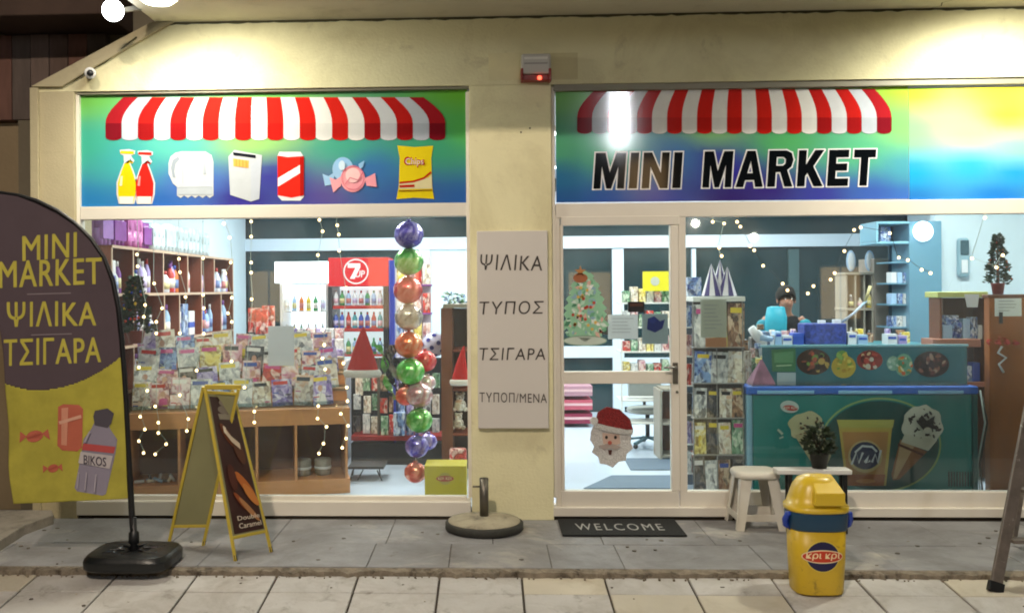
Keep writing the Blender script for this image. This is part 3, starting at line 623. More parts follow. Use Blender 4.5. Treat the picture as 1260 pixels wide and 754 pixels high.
c = pt(111, 90, -.10); q = MB(); q.tube([(c.x-.06, -.002, c.z+.01), (c.x-.05, -.05, c.z+.02), c], .012, white_m, 8); q.build('bracket', cc)
q = MB(); q.tube([c+Vector((-.03, .07, .02)), c+Vector((.012, -.03, -.008))], [.036, .04], white_m, 14); q.build('body', cc)
q = MB(); q.tube([c+Vector((.0125, -.031, -.008)), c+Vector((.016, -.040, -.010))], [.024, .020], black_m, 12); q.build('lens', cc)
q = MB(); q.tube([pt(82, 103, -.01), pt(95, 96, -.012), pt(108, 88, -.012), pt(130, 76, -.012), pt(168, 46, -.045)], .007, crack_m, 6)
tag(q.build('cable'), 'thin dark cable running up the slanted wall corner by the security camera', 'cable')

# ================================================================== THINGS ON THE PAVEMENT
# --- feather flag
FY = -.92
base = gp(165, 694, -.0)
ff = thing('feather_flag', 'tall curved advertising flag, brown over yellow, with yellow MINI MARKET lettering on a black pole', 'banner', (base.x, base.y, 0))
FY = base.y+.0
edge = [(-14, 236), (0, 237), (22, 240), (45, 247), (70, 259), (93, 275), (112, 294), (128, 317), (139, 345), (146, 380), (150, 420), (153, 460), (155.5, 500), (158, 550), (160, 590), (161.5, 620)]
def edge_x(y):
    for (xa, ya), (xb, yb) in zip(edge, edge[1:]):
        if ya <= y <= yb: return xa+(xb-xa)*(y-ya)/(yb-ya)
    return edge[-1][0] if y > 620 else -14
def left_x(y): return -16 if y < 300 else (-16+(y-300)/130*19 if y < 430 else 3+(y-430)/190*13)
def fold(x, y): 
    k = max(0, min(1, (y-440)/140)); k2 = max(0, min(1, (110-x)/100))
    return .018*k*k2*math.sin((x*.9+y*.55)/11)+.006*math.sin(x/17+y/60)
def ffn(x, y, l=0): return pt(x, y, FY)+Vector((0, fold(x, y)-l*1.6, 0))
fb = M('banner_brown', '#665860', .8, ns=2.5, na=.10); fy = M('banner_yellow', '#c0b850', .8, ns=5, na=.2)
q = MB(); N = 90; R_ = 230; ys = [236.5+(y_)*(617-236.5)/R_ for y_ in range(R_+1)]
V = []; 
for j, y in enumerate(ys):
    xl, xr = left_x(y), max(edge_x(y)-1, left_x(y)+.5); yb = y-(6*(1) if j == R_ else 0)
    for i in range(N+1): V.append((xl+(xr-xl)*i/N, y+(3-7*i/N)*(j/R_)**6))
Fb, Fy = [], []
for j in range(R_):
    for i in range(N):
        f = (j*(N+1)+i, (j+1)*(N+1)+i, (j+1)*(N+1)+i+1, j*(N+1)+i+1); cx_, cy_ = V[f[0]]
        lim = 479-((cx_-45)/104)**2*42 if cx_ > 45 else 479-((cx_-45)/60)**2*18
        (Fb if cy_ < lim else Fy).append(f)
Vw = [ffn(x, y) for x, y in V]
THIN(fb, .35); THIN(fy, .35); q.add(Vw, Fb, fb, True); q.add(Vw, Fy, fy, True); q.build('fabric', ff, solid=.0015)
q = MB(); yl = P('#bdb348', .7); q.k = 1
for tx, x0, x1, y0, y1, sl in (('MINI', 28, 95, 291, 321, -5), ('MARKET', 0, 125, 322, 354, -5), ('ΨΙΛΙKA', 9, 118, 372, 402, -2), ('ΤΣΙΓAPA', 5, 124, 418, 450, -5)):
    q.k = 1; q.text(ffn, tx, x0, y0, x1, y1, yl, off=.022, slope=sl, sp=1.08)
q.k = 1; q.line(ffn, [(33+i*5.5, 362-i*.15) for i in range(11)], 1.3, P('#8c8086', .7)); q.line(ffn, [(39+i*5, 412-i*.15) for i in range(11)], 1.3, P('#8c8086', .7)); q.build('lettering', ff)
q = MB(); q.k = 1; q.ink(ffn, [(72, 500), (78, 497), (97, 498), (102, 503), (101, 550), (95, 555), (76, 554), (70, 548)], P('#b5604a', .7)); q.ink(ffn, [(76, 502), (84, 501), (82, 548), (75, 547)], P('#c98a72', .7)); q.line(ffn, [(73, 520), (100, 512)], 4, P('#d1a08a', .7)); q.build('can_print', ff)
for cx_, cy_, s_ in ((44, 536, 1.0), (65, 576, .7)):
    q = MB(); q.k = 1; q.ell(ffn, cx_, cy_, 10*s_, 7*s_, P('#b8604a', .7), -15); q.ink(ffn, [(cx_-9*s_, cy_), (cx_-18*s_, cy_-6*s_), (cx_-18*s_, cy_+8*s_)], P('#b8604a', .7)); q.ink(ffn, [(cx_+9*s_, cy_-3*s_), (cx_+16*s_, cy_-9*s_), (cx_+18*s_, cy_+5*s_)], P('#b8604a', .7)); q.line(ffn, [(cx_-8*s_, cy_+2), (cx_+8*s_, cy_-3)], 1.4, P('#a64f40', .7)); q.build('sweet_print', ff)

q = MB(); q.k = 1; g1, g2 = P('#8b8596', .7), P('#a9a2ae', .7)
q.ink(ffn, [(118, 516), (134, 519), (136, 527), (145, 540), (143, 556), (131, 607), (127, 609), (95, 604), (92, 600), (100, 560), (103, 540), (112, 528)], g1)
q.ink(ffn, [(117, 505), (133, 502), (141, 508), (138, 520), (133, 526), (117, 523), (115, 512)], P('#4b4650', .7))
q.ink(ffn, [(103, 545), (143, 549), (141, 557), (101, 553)], P('#b34a4a', .7)); q.ink(ffn, [(100, 555), (140, 560), (136, 576), (97, 569)], P('#b9b2b4', .7)); q.text(ffn, 'BIKOS', 104, 559, 132, 570, P('#4a4450', .7), slope=3, off=.02)
q.line(ffn, [(98, 580), (96, 600)], 1.6, g2); q.line(ffn, [(108, 580), (106, 602)], 1.6, g2); q.line(ffn, [(120, 582), (118, 604)], 1.6, g2); q.line(ffn, [(112, 530), (106, 543)], 2, g2); q.build('bottle_print', ff)
q = MB(); pp = [pt(x, y, FY) for x, y in edge]+[pt(163, 645, FY), Vector((base.x, FY, .16))]
q.tube(pp, [.010]*3+[.013]*5+[.016]*6+[.019]*4, black_m, 8); q.build('pole', ff)
q = MB(); q.lathe([(.016, .28), (.018, .20), (.03, .19), (.032, .13), (.02, .12), (.045, .075)], (base.x, FY, 0), black_m, 14); q.build('coupling', ff)
q = MB(); q.lathe([(.235, .0), (.255, .015), (.258, .06), (.235, .09), (.10, .095), (.09, .088), (.05, .088)], (base.x, base.y, 0), M('black_rubber', '#16191b', .35, bs=30, ba=.2), 36, sy=.82, ex=5)
for a in (.6, 2.5, 3.75, 5.7): cx_, cy_ = base.x+.15*math.cos(a), base.y+.13*math.sin(a); q.box(cx_-.035, cx_+.035, cy_-.018, cy_+.018, .088, .097, black_m)
for a in range(6): t_ = a*math.pi/3+.3; q.beam((base.x+.05*math.cos(t_), base.y+.05*math.sin(t_), .096), (base.x+.14*math.cos(t_), base.y+.12*math.sin(t_), .093), .012, .012, black_m)
q.build('water_base', ff, bevel=.004)

# --- A board
f1, f2_, r1, r2 = gp(290, 690), gp(334, 679), gp(207, 672), gp(250, 671)
tf1, tf2 = gp(250, 600), None
az = .99; Zt = (f1+f2_+r1+r2)/4
tL = pt(252, 476, Zt.y-.06); tR = pt(297, 476, Zt.y+.02)
ab = thing('folding_board', 'yellow framed A-board with a brown ice cream poster standing before the left window', 'sign', (Zt.x, Zt.y, 0))
yf = M('yellow_frame', '#bfa93c', .45, ns=8, na=.1); olive = M('olive_back_panel', '#8a8862', .7, ns=4, na=.08)
def leaf(a, c, tl, tr, front):
    n0 = (c-a).cross(tl-a).normalized(); tr = tr-n0*((tr-a).dot(n0))
    nm = 'front' if front else 'rear'
    for p_, t_ in ((a, tl), (c, tr)):
        q = MB(); q.beam(p_+Vector((0, 0, .0)), t_, .022, .018, yf, up=(1, 0, 0)); q.build('leg', ab, bevel=.002)
        q = MB(); q.tube([p_+Vector((0, 0, .001)), p_+(t_-p_)*.035], .012, black_m, 8); q.build('rubber_foot', ab)
    n = (c-a).cross(tl-a).normalized(); n = n if (n.y < 0) == front else -n
    k0, k1 = .13, .97
    A, B, D, E_ = a+(tl-a)*k0, c+(tr-c)*k0, c+(tr-c)*k1, a+(tl-a)*k1
    q = MB(); q.prism([A, B, D, E_], n*.006, olive); q.build('panel', ab)
    for u_, v2 in ((A, B), (E_, D)):
        q = MB(); q.beam(u_, v2, .018, .018, yf); q.build('cross_bar', ab, bevel=.002)
    return A, B, D, E_, n
q = MB(); q.beam(tL, tR, .03, .03, yf); q.build('hinge_bar', ab, bevel=.004)
off = Vector((-.014, .02, 0))
leaf(r1, r2, tL+off, tR+off, False)
A, B, D, E_, n = leaf(f1, f2_, tL, tR, True)
def afn(u, v, l=0): lo = A+(B-A)*u; hi = E_+(D-E_)*u; return lo+(hi-lo)*(1-v)+n*(.0075+l)
q = MB(); q.ink(afn, [(.07, .03), (.93, .03), (.93, .98), (.07, .98)], M('poster_brown', '#3f2622', .35, ns=7, na=.35))
q.ell(afn, .5, .12, .22, .03, P('#7d7468')); q.ell(afn, .5, .07, .14, .022, P('#8b8274'))
q.ink(afn, [(.25, .15), (.8, .15), (.78, .19), (.27, .19)], P('#8a8372'))
for i, (u, v, a, b_, c_) in enumerate([(.42, .3, .2, .05, '#6b3c26'), (.7, .42, .16, .08, '#53301f'), (.65, .66, .26, .05, '#b4642c'), (.75, .73, .2, .05, '#c27a3a'), (.45, .78, .22, .03, '#8a4522'), (.6, .83, .25, .03, '#a8764a'), (.3, .6, .12, .09, '#4d2418')]): q.ell(afn, u, v, a, b_, P(c_), 20)
q.line(afn, [(.34, .27), (.42, .30), (.5, .33), (.68, .37), (.74, .385)], .045, P('#c9b9a0')); q.line(afn, [(.3, .26), (.38, .275)], .05, P('#d7cbb4'))
q.text(afn, 'Caramel', .2, .935, .86, .895, P('#d8ccb8')) if False else None
for tx, y0, y1 in (('Double', .865, .895), ('Caramel', .915, .95)): q.text(afn, tx, .2, y0, .84, y1, P('#d8ccb8'), off=.01)
q.build('poster', ab)

# --- parasol base
c = gp(596, 644); c.y = -.285
ub = thing('parasol_base', 'round concrete parasol base with a short metal tube, in front of the pillar', 'parasol base', (c.x, c.y, 0))
q = MB(); q.lathe([(.245, 0), (.262, .01), (.262, .05), (.25, .058), (.245, .0585)], (c.x, c.y, 0), M('dark_base_rim', '#33332e', .7, ns=20, na=.3), 40); q.build('rim', ub)
q = MB(); q.lathe([(.244, .05), (.24, .066), (.16, .080), (.05, .092), (.03, .093)], (c.x, c.y, 0), M('cast_concrete', '#aaa28c', .9, ns=9, na=.2, bs=40, ba=.7, dirt=('#5d5950', 7, .5, .7)), 40); q.build('concrete', ub)
q = MB(); q.tube([(c.x, c.y, .08), (c.x, c.y, .345)], .030, dkmetal_m, 18); q.tube([(c.x, c.y, .335), (c.x, c.y, .346)], .024, black_m, 12); q.build('tube', ub)
q = MB(); q.tube([(c.x-.03, c.y-.01, .29), (c.x-.075, c.y-.02, .292)], .006, dkmetal_m, 8); q.build('clamp_screw', ub)
q = MB()
for i in range(14): a = RN.uniform(0, 6.28); r_ = RN.uniform(.04, .2); s_ = RN.uniform(.004, .011); z_ = .092-.14*r_; q.ball((c.x+r_*math.cos(a), c.y+r_*math.sin(a), z_), s_, conc_m, 6, 4)
q.build('crumbs', ub, kind='stuff')

# --- door mat
m1, m2, m3, m4 = gp(690, 641), gp(836, 641), gp(839, 660), gp(688, 660)
q = MB(); x0, x1 = (m1.x+m4.x)/2, (m2.x+m3.x)/2; y1_, y0_ = -.025, m4.y
mt = thing('door_mat', 'black door mat with WELCOME in white before the shop door', 'door mat', ((x0+x1)/2, (y0_+y1_)/2, 0))
q.box(x0, x1, y0_, y1_, .003, .014, M('black_mat', '#17191a', .95, bs=160, ba=1)); q.build('pad', mt, bevel=.004)
mf = lambda u, v, l=0: Vector((x0+(x1-x0)*u, y1_+(y0_-y1_)*v, .0150+l))
q = MB(); q.text(mf, 'WELCOME', .13, .34, .85, .74, P('#9c9b97', .9), off=.0, sp=1.3); q.build('lettering', mt)

# --- plastic stool
def stool(cx_, cy_, zt_, w0, w1, m, lab, name='stool', rz=0):
    t = thing(name, lab, 'stool', (cx_, cy_, 0))
    H = zt_; k = [(-1, -1), (1, -1), (1, 1), (-1, 1)]
    q = MB(); L0 = [(-w0, -w0), (w0, -w0), (w0, w0), (-w0, w0)]
    q.lathe([(w0*1.06, H-.045), (w0*1.10, H-.03), (w0*1.08, H-.012), (w0*.98, H), (w0*.7, H+.003), (w0*.2, H-.002)], (cx_, cy_, 0), m, 40, ex=4.5); q.build('seat', t)
    for sx, sy in k:
        q = MB(); a = Vector((cx_+sx*w0*.92, cy_+sy*w0*.92, H-.03)); b_ = Vector((cx_+sx*w1, cy_+sy*w1, 0))
        # angle-section leg: two webs, tapering to the foot
        for dx, dy in ((1, 0), (0, 1)):
            wt, wb_ = .078, .052; th = .005
            ex = Vector((-sx*dx, -sy*dy, 0)); ey = Vector((-sx*(1-dx), -sy*(1-dy), 0))
            o_ = ey*(.0 if dx else .006)
            top_ = [a+o_, a+ex*wt+o_, a+ex*wt+ey*th+o_, a+ey*th+o_]; bot_ = [b_+o_, b_+ex*wb_+o_, b_+ex*wb_+ey*th+o_, b_+ey*th+o_]
            q.hull(bot_, top_, m)
        q.build('leg', t)
    for i in range(4):
        (sx, sy), (tx, ty) = k[i], k[(i+1) % 4]; kk = .22; ww = w1+(w0*.92-w1)*kk
        q = MB(); q.beam((cx_+sx*(ww-.006), cy_+sy*(ww-.006), H*kk), (cx_+tx*(ww-.006), cy_+ty*(ww-.006), H*kk), .006, .045, m); q.build('stretcher', t)
        q = MB(); ww = w0*.9; a = Vector((cx_+sx*ww, cy_+sy*ww, H-.04)); c_ = Vector((cx_+tx*ww, cy_+ty*ww, H-.04)); P_ = []
        for j in range(9): u = j/8; P_.append(a+(c_-a)*u+Vector((0, 0, -.035*(abs(2*u-1)**3))))
        nn = Vector((0, 0, .03)); V = [p for p in P_]+[Vector((p.x, p.y, H-.01)) for p in P_]
        q.add(V, [(j, j+1, 10+j, 9+j) for j in range(8)], m); q.build('apron', t, solid=.004)
    return t
sp = gp(929, 646)
stool_m = M('beige_plastic', '#d4d0c4', .4, ns=6, na=.08)
zs = pt(929, 577, sp.y).z
stool(sp.x, sp.y, zs, .135, .165, stool_m, 'beige plastic stool against the right window, left of the yellow bin')
# --- white low table with pot behind the bin
sp2 = gp(1003, 640); sp2.y = -.33; zt2 = pt(1003, 578, sp2.y).z
lt = thing('low_table', 'small white low table half hidden behind the yellow bin', 'table', (sp2.x, sp2.y, 0))
q = MB(); q.bpx(957, 578, 1049, 584, -.40, -.28, white_m); q.build('table_top', lt, bevel=.006)
for x in (970, 1037):
    for y in (-.37, -.31):
        q = MB(); c_ = pt(x, 600, -.33).x; q.beam((c_, y, 0), (c_, y, pt(1003, 584.5, -.40).z), .025, .025, black_m); q.build('leg', lt, bevel=.003)
pc = pt(1008, 577, -.33); zt_ = pt(1003, 578, -.40).z+.001
pp_ = thing('potted_plant', 'small dark bushy plant in a black pot on the low white table', 'plant', (pc.x, -.33, zt_))
q = MB(); q.lathe([(.045, 0), (.06, .09), (.066, .095), (.066, .11), (.055, .11), (.05, .095)], (pc.x, -.33, zt_), M('dark_pot', '#23241f', .6), 18); q.build('pot', pp_)
leafm = M('dark_leaf', '#2b3a24', .6, ns=20, na=.4)
def foliage(c_, rx, rz, n, sz, m, q, shape=lambda t: 1):
    for _ in range(n):
        t = RN.random(); a = RN.uniform(0, 6.283); r_ = rx*shape(t)*math.sqrt(RN.uniform(.15, 1)); p = Vector(c_)+Vector((r_*math.cos(a), r_*math.sin(a), rz*t))
        d_ = Vector((math.cos(a)+RN.uniform(-.5, .5), math.sin(a)+RN.uniform(-.5, .5), RN.uniform(-.2, .8))).normalized(); s_ = sz*RN.uniform(.6, 1.3); w_ = d_.orthogonal().normalized()*s_*.3; w_.rotate(Matrix.Rotation(RN.uniform(0, 6), 3, d_))
        q.add([p, p+d_*s_*.5+w_, p+d_*s_, p+d_*s_*.5-w_], [(0, 1, 2, 3)], m)
q = MB(); foliage((pc.x, -.33, zt_+.10), .085, .17, 260, .045, leafm, q, lambda t: math.sin(math.pi*(.25+.7*t))); q.build('leaves', pp_)
q = MB()
for i in range(7): a = i*.9; q.tube([(pc.x, -.33, zt_+.09), (pc.x+.03*math.cos(a), -.33+.03*math.sin(a), zt_+.17), (pc.x+.06*math.cos(a), -.33+.06*math.sin(a), zt_+.23)], [.004, .003, .002], M('twig', '#3a3426', .8) if i == 0 else bpy.data.materials['twig'], 5)
q.build('stems', pp_)

# --- yellow litter bin
bc = gp(1004, 716, pz(-1.5)); bc.y = -1.385; bx = pt(1004, 680, bc.y).x; zb = pz(bc.y)
bn = thing('litter_bin', 'yellow plastic litter bin with domed swing lid, blue collar and round blue and red logo', 'bin', (bx, bc.y, zb))
ybin = M('yellow_plastic', '#ceac28', .42, ns=3, na=.06, bs=25, ba=.08, coat=.1, dirt=[('#a5831c', 4, .52, .85), ('#7a6428', 16, .58, .72)]); ylid = M('light_yellow_plastic', '#d6b62c', .34, ns=3, na=.05, coat=.2)
by = bc.y; r0 = .150; zc = pt(1004, 655, by-.13).z-zb; zl = pt(1004, 632, by-.13).z-zb; zt3 = pt(1004, 583, by).z-zb
q = MB(); q.lathe([(r0*.86, 0), (r0*.89, .008), (r0*.95, zc*.5), (r0*.985, zc+.02)], (bx, by, zb), ybin, 40, ex=3.2, sy=.85); q.build('body', bn)
q = MB(); q.lathe([(r0*.99, zc+.0), (r0*1.03, zc+.01), (r0*1.06, zl-.01), (r0*1.06, zl+.004)], (bx, by, zb), M('dark_teal_collar', '#173f5c', .4), 40, ex=3.2, sy=.85)
q.build('collar', bn)
for s_ in (-1, 1):
    q = MB(); X0 = bx+s_*r0*1.03; P_ = [(X0-s_*.01, by-.05, zb+zl-.012), (X0+s_*.012, by-.05, zb+zl-.016), (X0+s_*.020, by-.03, zb+zc+.05), (X0+s_*.016, by-.02, zb+zc+.02), (X0-s_*.012, by-.02, zb+zc-.002)]
    q.tube(P_, [.012, .016, .018, .017, .012], M('blue_handle', '#1d3fa8', .4) if s_ < 0 else bpy.data.materials['blue_handle'], 10); q.build('handle', bn)
q = MB(); hd = zt3-zl
q.lathe([(r0*1.10, zl+.0), (r0*1.12, zl+.01), (r0*1.10, zl+.028), (r0*1.03, zl+.032), (r0*.93, zl+hd*.42), (r0*.80, zl+hd*.70), (r0*.62, zl+hd*.90), (r0*.38, zl+hd*.985), (r0*.1, zl+hd)], (bx, by, zb), ylid, 44, ex=2.7, sy=.87); q.build('lid', bn)
q = MB(); zf = zb+zl; fy0 = by-.168; fw_ = .082; dx_ = .022
bot = [(bx-fw_+dx_, fy0+.004, zf+.048), (bx+fw_+dx_, fy0+.004, zf+.048), (bx+fw_+dx_, by, zf+.048), (bx-fw_+dx_, by, zf+.048)]
top = [(bx-fw_*.92+dx_, fy0, zf+.118), (bx+fw_+dx_, fy0, zf+.118), (bx+fw_*.72+dx_, by-.01, zf+hd+.006), (bx-fw_*.72+dx_, by-.01, zf+hd+.006)]
q.hull(bot, top, ylid); q.build('swing_flap', bn, bevel=.007, seg=3)
# logo follows the front of the body
def bfn(u, v, l=0):
    z_ = zc*.62-v; r_ = (r0*.95+(r0*.035)*((z_-zc*.5)/(zc*.5)))*1.004; a = u/r_; ca, sa = math.sin(a), math.cos(a); e = (abs(ca)**3.2+abs(sa)**3.2)**(-1/3.2)
    return Vector((bx-.003+(r_+l)*e*ca, by-(r_+l)*.85*e*sa-.0004, zb+z_))
def disc_ink(q, cu, cv, ru, rv, m, n=26):      # polar grid so that it bends with the body
    q.k += 1; V = [bfn(cu, cv, q.k*.0009)]; Fs = []
    for k in range(1, 5):
        for j in range(n): a = 2*math.pi*j/n; V.append(bfn(cu+ru*k/4*math.cos(a), cv+rv*k/4*math.sin(a), q.k*.0009))
    for j in range(n): Fs.append((0, 1+j, 1+(j+1) % n))
    for k in range(3): Fs += [(1+k*n+j, 1+(k+1)*n+j, 1+(k+1)*n+(j+1) % n, 1+k*n+(j+1) % n) for j in range(n)]
    q.add(V, Fs, m)
q = MB(); disc_ink(q, 0, 0, .086, .086, P('#d9c24a')); disc_ink(q, 0, 0, .081, .081, P('#1b1746')); disc_ink(q, 0, 0, .104, .037, P('#e8d9b0')); disc_ink(q, 0, 0, .099, .031, P('#c23a1e'))
q.text(bfn, 'κρι κρι', -.082, -.019, .082, .019, P('#f2ddb0'), off=.03, shear=.1); q.build('logo', bn)

q = MB()                                                    # scattered grit and butts on the paving
for i in range(46):
    x, y = RN.uniform(-3.6, 3.9), RN.uniform(-2.2, -.05); z_ = (.001 if y > Y1S else pz(y)); s_ = RN.uniform(.003, .009); q.box(x, x+s_*RN.uniform(1, 3), y, y+s_, z_, z_+s_*.5, [conc_m, crack_m, tile2_m][i % 3])
q.build('grit', label='scattered grit and small chips lying on the paving', cat='grit', kind='stuff')
q = MB(); gm_ = M('old_gum', '#625c54', .9)
for i in range(60):
    x, y = RN.uniform(-3.6, 3.9), RN.uniform(-2.0, -.06); z_ = (.0012 if y > Y1S else pz(y)+.0005); s_ = RN.uniform(.006, .014); ph = RN.uniform(0, 6)
    if abs(y-Y1S) < .05: continue
    c3 = [(x+s_*(1+.2*math.sin(3*a+ph))*math.cos(a), y+s_*math.sin(a)) for a in [k*.785 for k in range(8)]]; q.hull([(u, v, z_-.003-.0*u) for u, v in c3], [(u, v, z_+.0028) for u, v in c3], gm_)
q.build('gum_spots', label='flattened dark gum spots on the paving slabs and tiles', cat='gum', kind='stuff')
# --- ladder leaning into the picture at the right edge
la = thing('ladder', 'paint-spattered aluminium stepladder cut off by the right edge of the photo', 'ladder', tuple(gp(1222, 722, -.06)))
lm = M('spattered_aluminium', '#857c74', .45, .6, ns=14, na=.25, dirt=('#cfc9c0', 16, .62, .68))
a = gp(1216, 716, -.05); a2 = gp(1224, 735, -.065); yl_ = (a.y+a2.y)/2
bot = Vector((pt(1218, 722, -1.35).x, -1.40, pz(-1.40))); tp = pt(1262, 530, -1.20); dr = (tp-bot); top = bot+dr*(1.75/dr.z)
right = Vector((.44, .0, 0))
for i, o_ in enumerate((Vector((0, 0, 0)), right)):
    q = MB(); q.beam(bot+o_, top+o_, .062, .022, lm, up=(0, 1, 0)); q.build('rail', la, bevel=.002)
    q = MB(); q.beam(bot+o_-Vector((.0, 0, .002)), bot+o_+dr*.06, .082, .03, black_m, up=(0, 1, 0)); q.build('rubber_foot', la, bevel=.003)
    rb = bot+o_+Vector((.50, .75, .09)); q = MB(); q.beam(rb, top+o_+Vector((.02, .03, -.02)), .025, .02, lm, up=(0, 1, 0)); q.build('rear_rail', la, bevel=.002)
for k in range(1, 7):
    p_ = bot+(top-bot)*(k/6.6); q = MB(); q.beam(p_+Vector((.03, 0, 0)), p_+right+Vector((-.03, 0, 0)), .08, .02, lm); q.build('step', la, bevel=.002)

# ================================================================== INSIDE THE SHOP
XW0, XW1, YB, ZC, ZF = -3.14, 5.3, 5.70, 3.02, .03
b = MB(); b.box(XW0-.2, XW1+.2, .17, YB, -.2, ZF, floor_m); b.build('shop_floor', kind='structure')
b = MB(); b.box(XW0-.05, XW1+.2, WT+.002, YB, ZC, ZC+.03, inwall_m); b.build('shop_ceiling', kind='structure')
b = MB(); b.box(XW0-.05, XW0, WT+.002, YB, ZF+.001, ZC-.001, inwall_m); b.build('left_inner_wall', kind='structure')
b = MB(); b.box(XW1, XW1+.2, WT+.002, YB, ZF+.001, ZC-.001, inwall_m); b.build('right_inner_wall', kind='structure')
bw = thing('back_window_wall', 'pale blue framed wall of dark night windows at the back of the shop', 'window wall', (.6, YB, ZF))
b = MB(); b.box(XW0, XW1, YB+.05, YB+.07, ZF, ZC, night_m); b.build('glass_pane', bw)
b = MB(); b.bpx(200, 291, 1120, 306, YB-.02, YB+.05, alu2_m); b.build('transom', bw)
b = MB(); b.bpx(200, 236, 1120, 262, YB-.02, YB+.05, alu2_m); b.build('transom', bw)
b = MB(); b.bpx(660, 426, 760, 440, YB-.012, YB+.049, alu2_m); b.build('rail', bw)
for x0, x1 in ((284, 299), (516, 530), (754, 768), (852, 857)):
    b = MB(); b.bpx(x0, 306.2, x1, 512, YB-.015, YB+.049, alu2_m); b.build('mullion', bw)
b = MB(); b.bpx(284, 262.2, 299, 290.8, YB-.015, YB+.049, alu2_m); b.build('mullion', bw)
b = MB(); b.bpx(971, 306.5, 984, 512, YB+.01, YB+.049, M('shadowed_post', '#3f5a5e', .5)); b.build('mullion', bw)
b = MB(); b.bpx(768.5, 440, 851.5, 500, YB+.0, YB+.049, alu2_m); b.build('kick_panel', bw)
b = MB(); b.bpx(530.3, 306.4, 590, 512, YB+.01, YB+.049, inwall_m); b.build('wall_panel', bw)
for i, (x, y) in enumerate(((-1.6, 1.6), (-1.4, 4.0), (.7, 1.7), (.8, 4.1), (3.75, 1.25), (2.8, 4.2))):
    nm = ('first', 'second', 'third', 'fourth', 'fifth', 'sixth')[i]
    t = thing('ceiling_light', 'white ceiling light panel, %s in the %s row' % (('left', 'middle', 'right')[i//2], ('front', 'back')[i % 2]), 'light', (x, y, ZC), group='ceiling lights inside the shop')
    b = MB(); b.box(x-.65, x+.65, y-.09, y+.09, ZC-.05, ZC-.001, white_m); b.build('housing', t)
    b = MB(); b.box(x-.62, x+.62, y-.07, y+.07, ZC-.06, ZC-.0505, lampc_m); b.build('diffuser', t)
    lamp('ceiling_light_light', 'AREA', (x, y, ZC-.07), LIGHTS['inside'], '#fff8f0', 1.2, .14)

BLAB = [P('#e6e2da'), P('#d8cf98'), P('#6f86b8'), P('#c07a78'), P('#e0b8c8'), P('#c3b8dc')]
def top(name, q, lab, cat, **k): return q.build(name, label=lab, cat=cat, **k)
def place(q, W): q.v = [W @ v for v in q.v]; return q
def bottle(x, y, z_, h, r, col, lab, cap='#e8e8e8', grp=None, name='bottle', n=10):
    q = MB(); q.lathe([(r*.95, 0), (r, h*.05), (r, h*.62), (r*.55, h*.78), (r*.36, h*.84)], (x, y, z_), col, n); q.lathe([(r*.42, h*.84), (r*.42, h), (r*.3, h*1.0)], (x, y, z_), P(cap), n)
    q.lathe([(r*1.015, h*.16), (r*1.015, h*.48)], (x, y, z_), RN.choice(BLAB), n, smooth=True)
    return q.build(name, label=lab, cat='bottle', group=grp, at=(x, y, z_))
def carton(x0, x1, y0, y1, z0, h, m, lab, name='carton', cat='box', grp=None, band=None, bev=.004):
    q = MB(); q.box(x0, x1, y0, y1, z0+.0005, z0+h, m)
    if band: q.box(x0-.001, x1+.001, y0-.001, y1-.002, z0+h*.30, z0+h*.55, band)
    return q.build(name, label=lab, cat=cat, group=grp, bevel=bev, at=((x0+x1)/2, (y0+y1)/2, z0))

# ---------- left wall shelving
SX = -2.82; SZ = [.13, .48, .84, 1.19, 1.60, 1.965]
ws = thing('wall_shelving', 'long brown pigeonhole shelving along the left inner wall, packed with household goods', 'shelving', (SX-.15, 2.1, ZF))
Y0s, Y1s = .36, 3.84; colsA = [.36, .80, 1.52, 2.21, 2.65, 3.10, 3.84]; colsB = [.36, .80, 1.54, 1.96, 2.66, 3.35, 3.84]
for zz in SZ:
    q = MB(); q.box(SX-.30, SX, Y0s, Y1s, zz-.02, zz, woodr_m); q.build('shelf', ws)
    q = MB(); q.box(SX+.0005, SX+.006, Y0s, Y1s, zz-.021, zz+.001, P('#c0a48c', .5)); q.build('edge_strip', ws)
q = MB(); q.box(SX-.315, SX-.301, Y0s, Y1s, ZF, 1.965, woodd_m); q.build('back_panel', ws)
for li in range(5):
    for yy in (colsA if li in (0, 2, 4) else colsB):
        q = MB(); q.box(SX-.298, SX-.001, yy-.009, yy+.009, SZ[li]+.0005, SZ[li+1]-.0205, woodr_m); q.box(SX-.0009, SX+.004, yy-.010, yy+.010, SZ[li]+.002, SZ[li+1]-.022, P('#c0a48c', .5)); q.build('divider', ws)
ROWN = {4: 'top row', 3: 'second row', 2: 'third row', 1: 'fourth row'}
kinds = [('white', '#d6dbe0'), ('pale blue', '#9fbfe0'), ('lilac', '#a796cf'), ('green', '#3f8f55'), ('blue', '#3556b5'), ('red', '#b8302c'), ('purple', '#7b3f98'), ('orange', '#cf7434')]
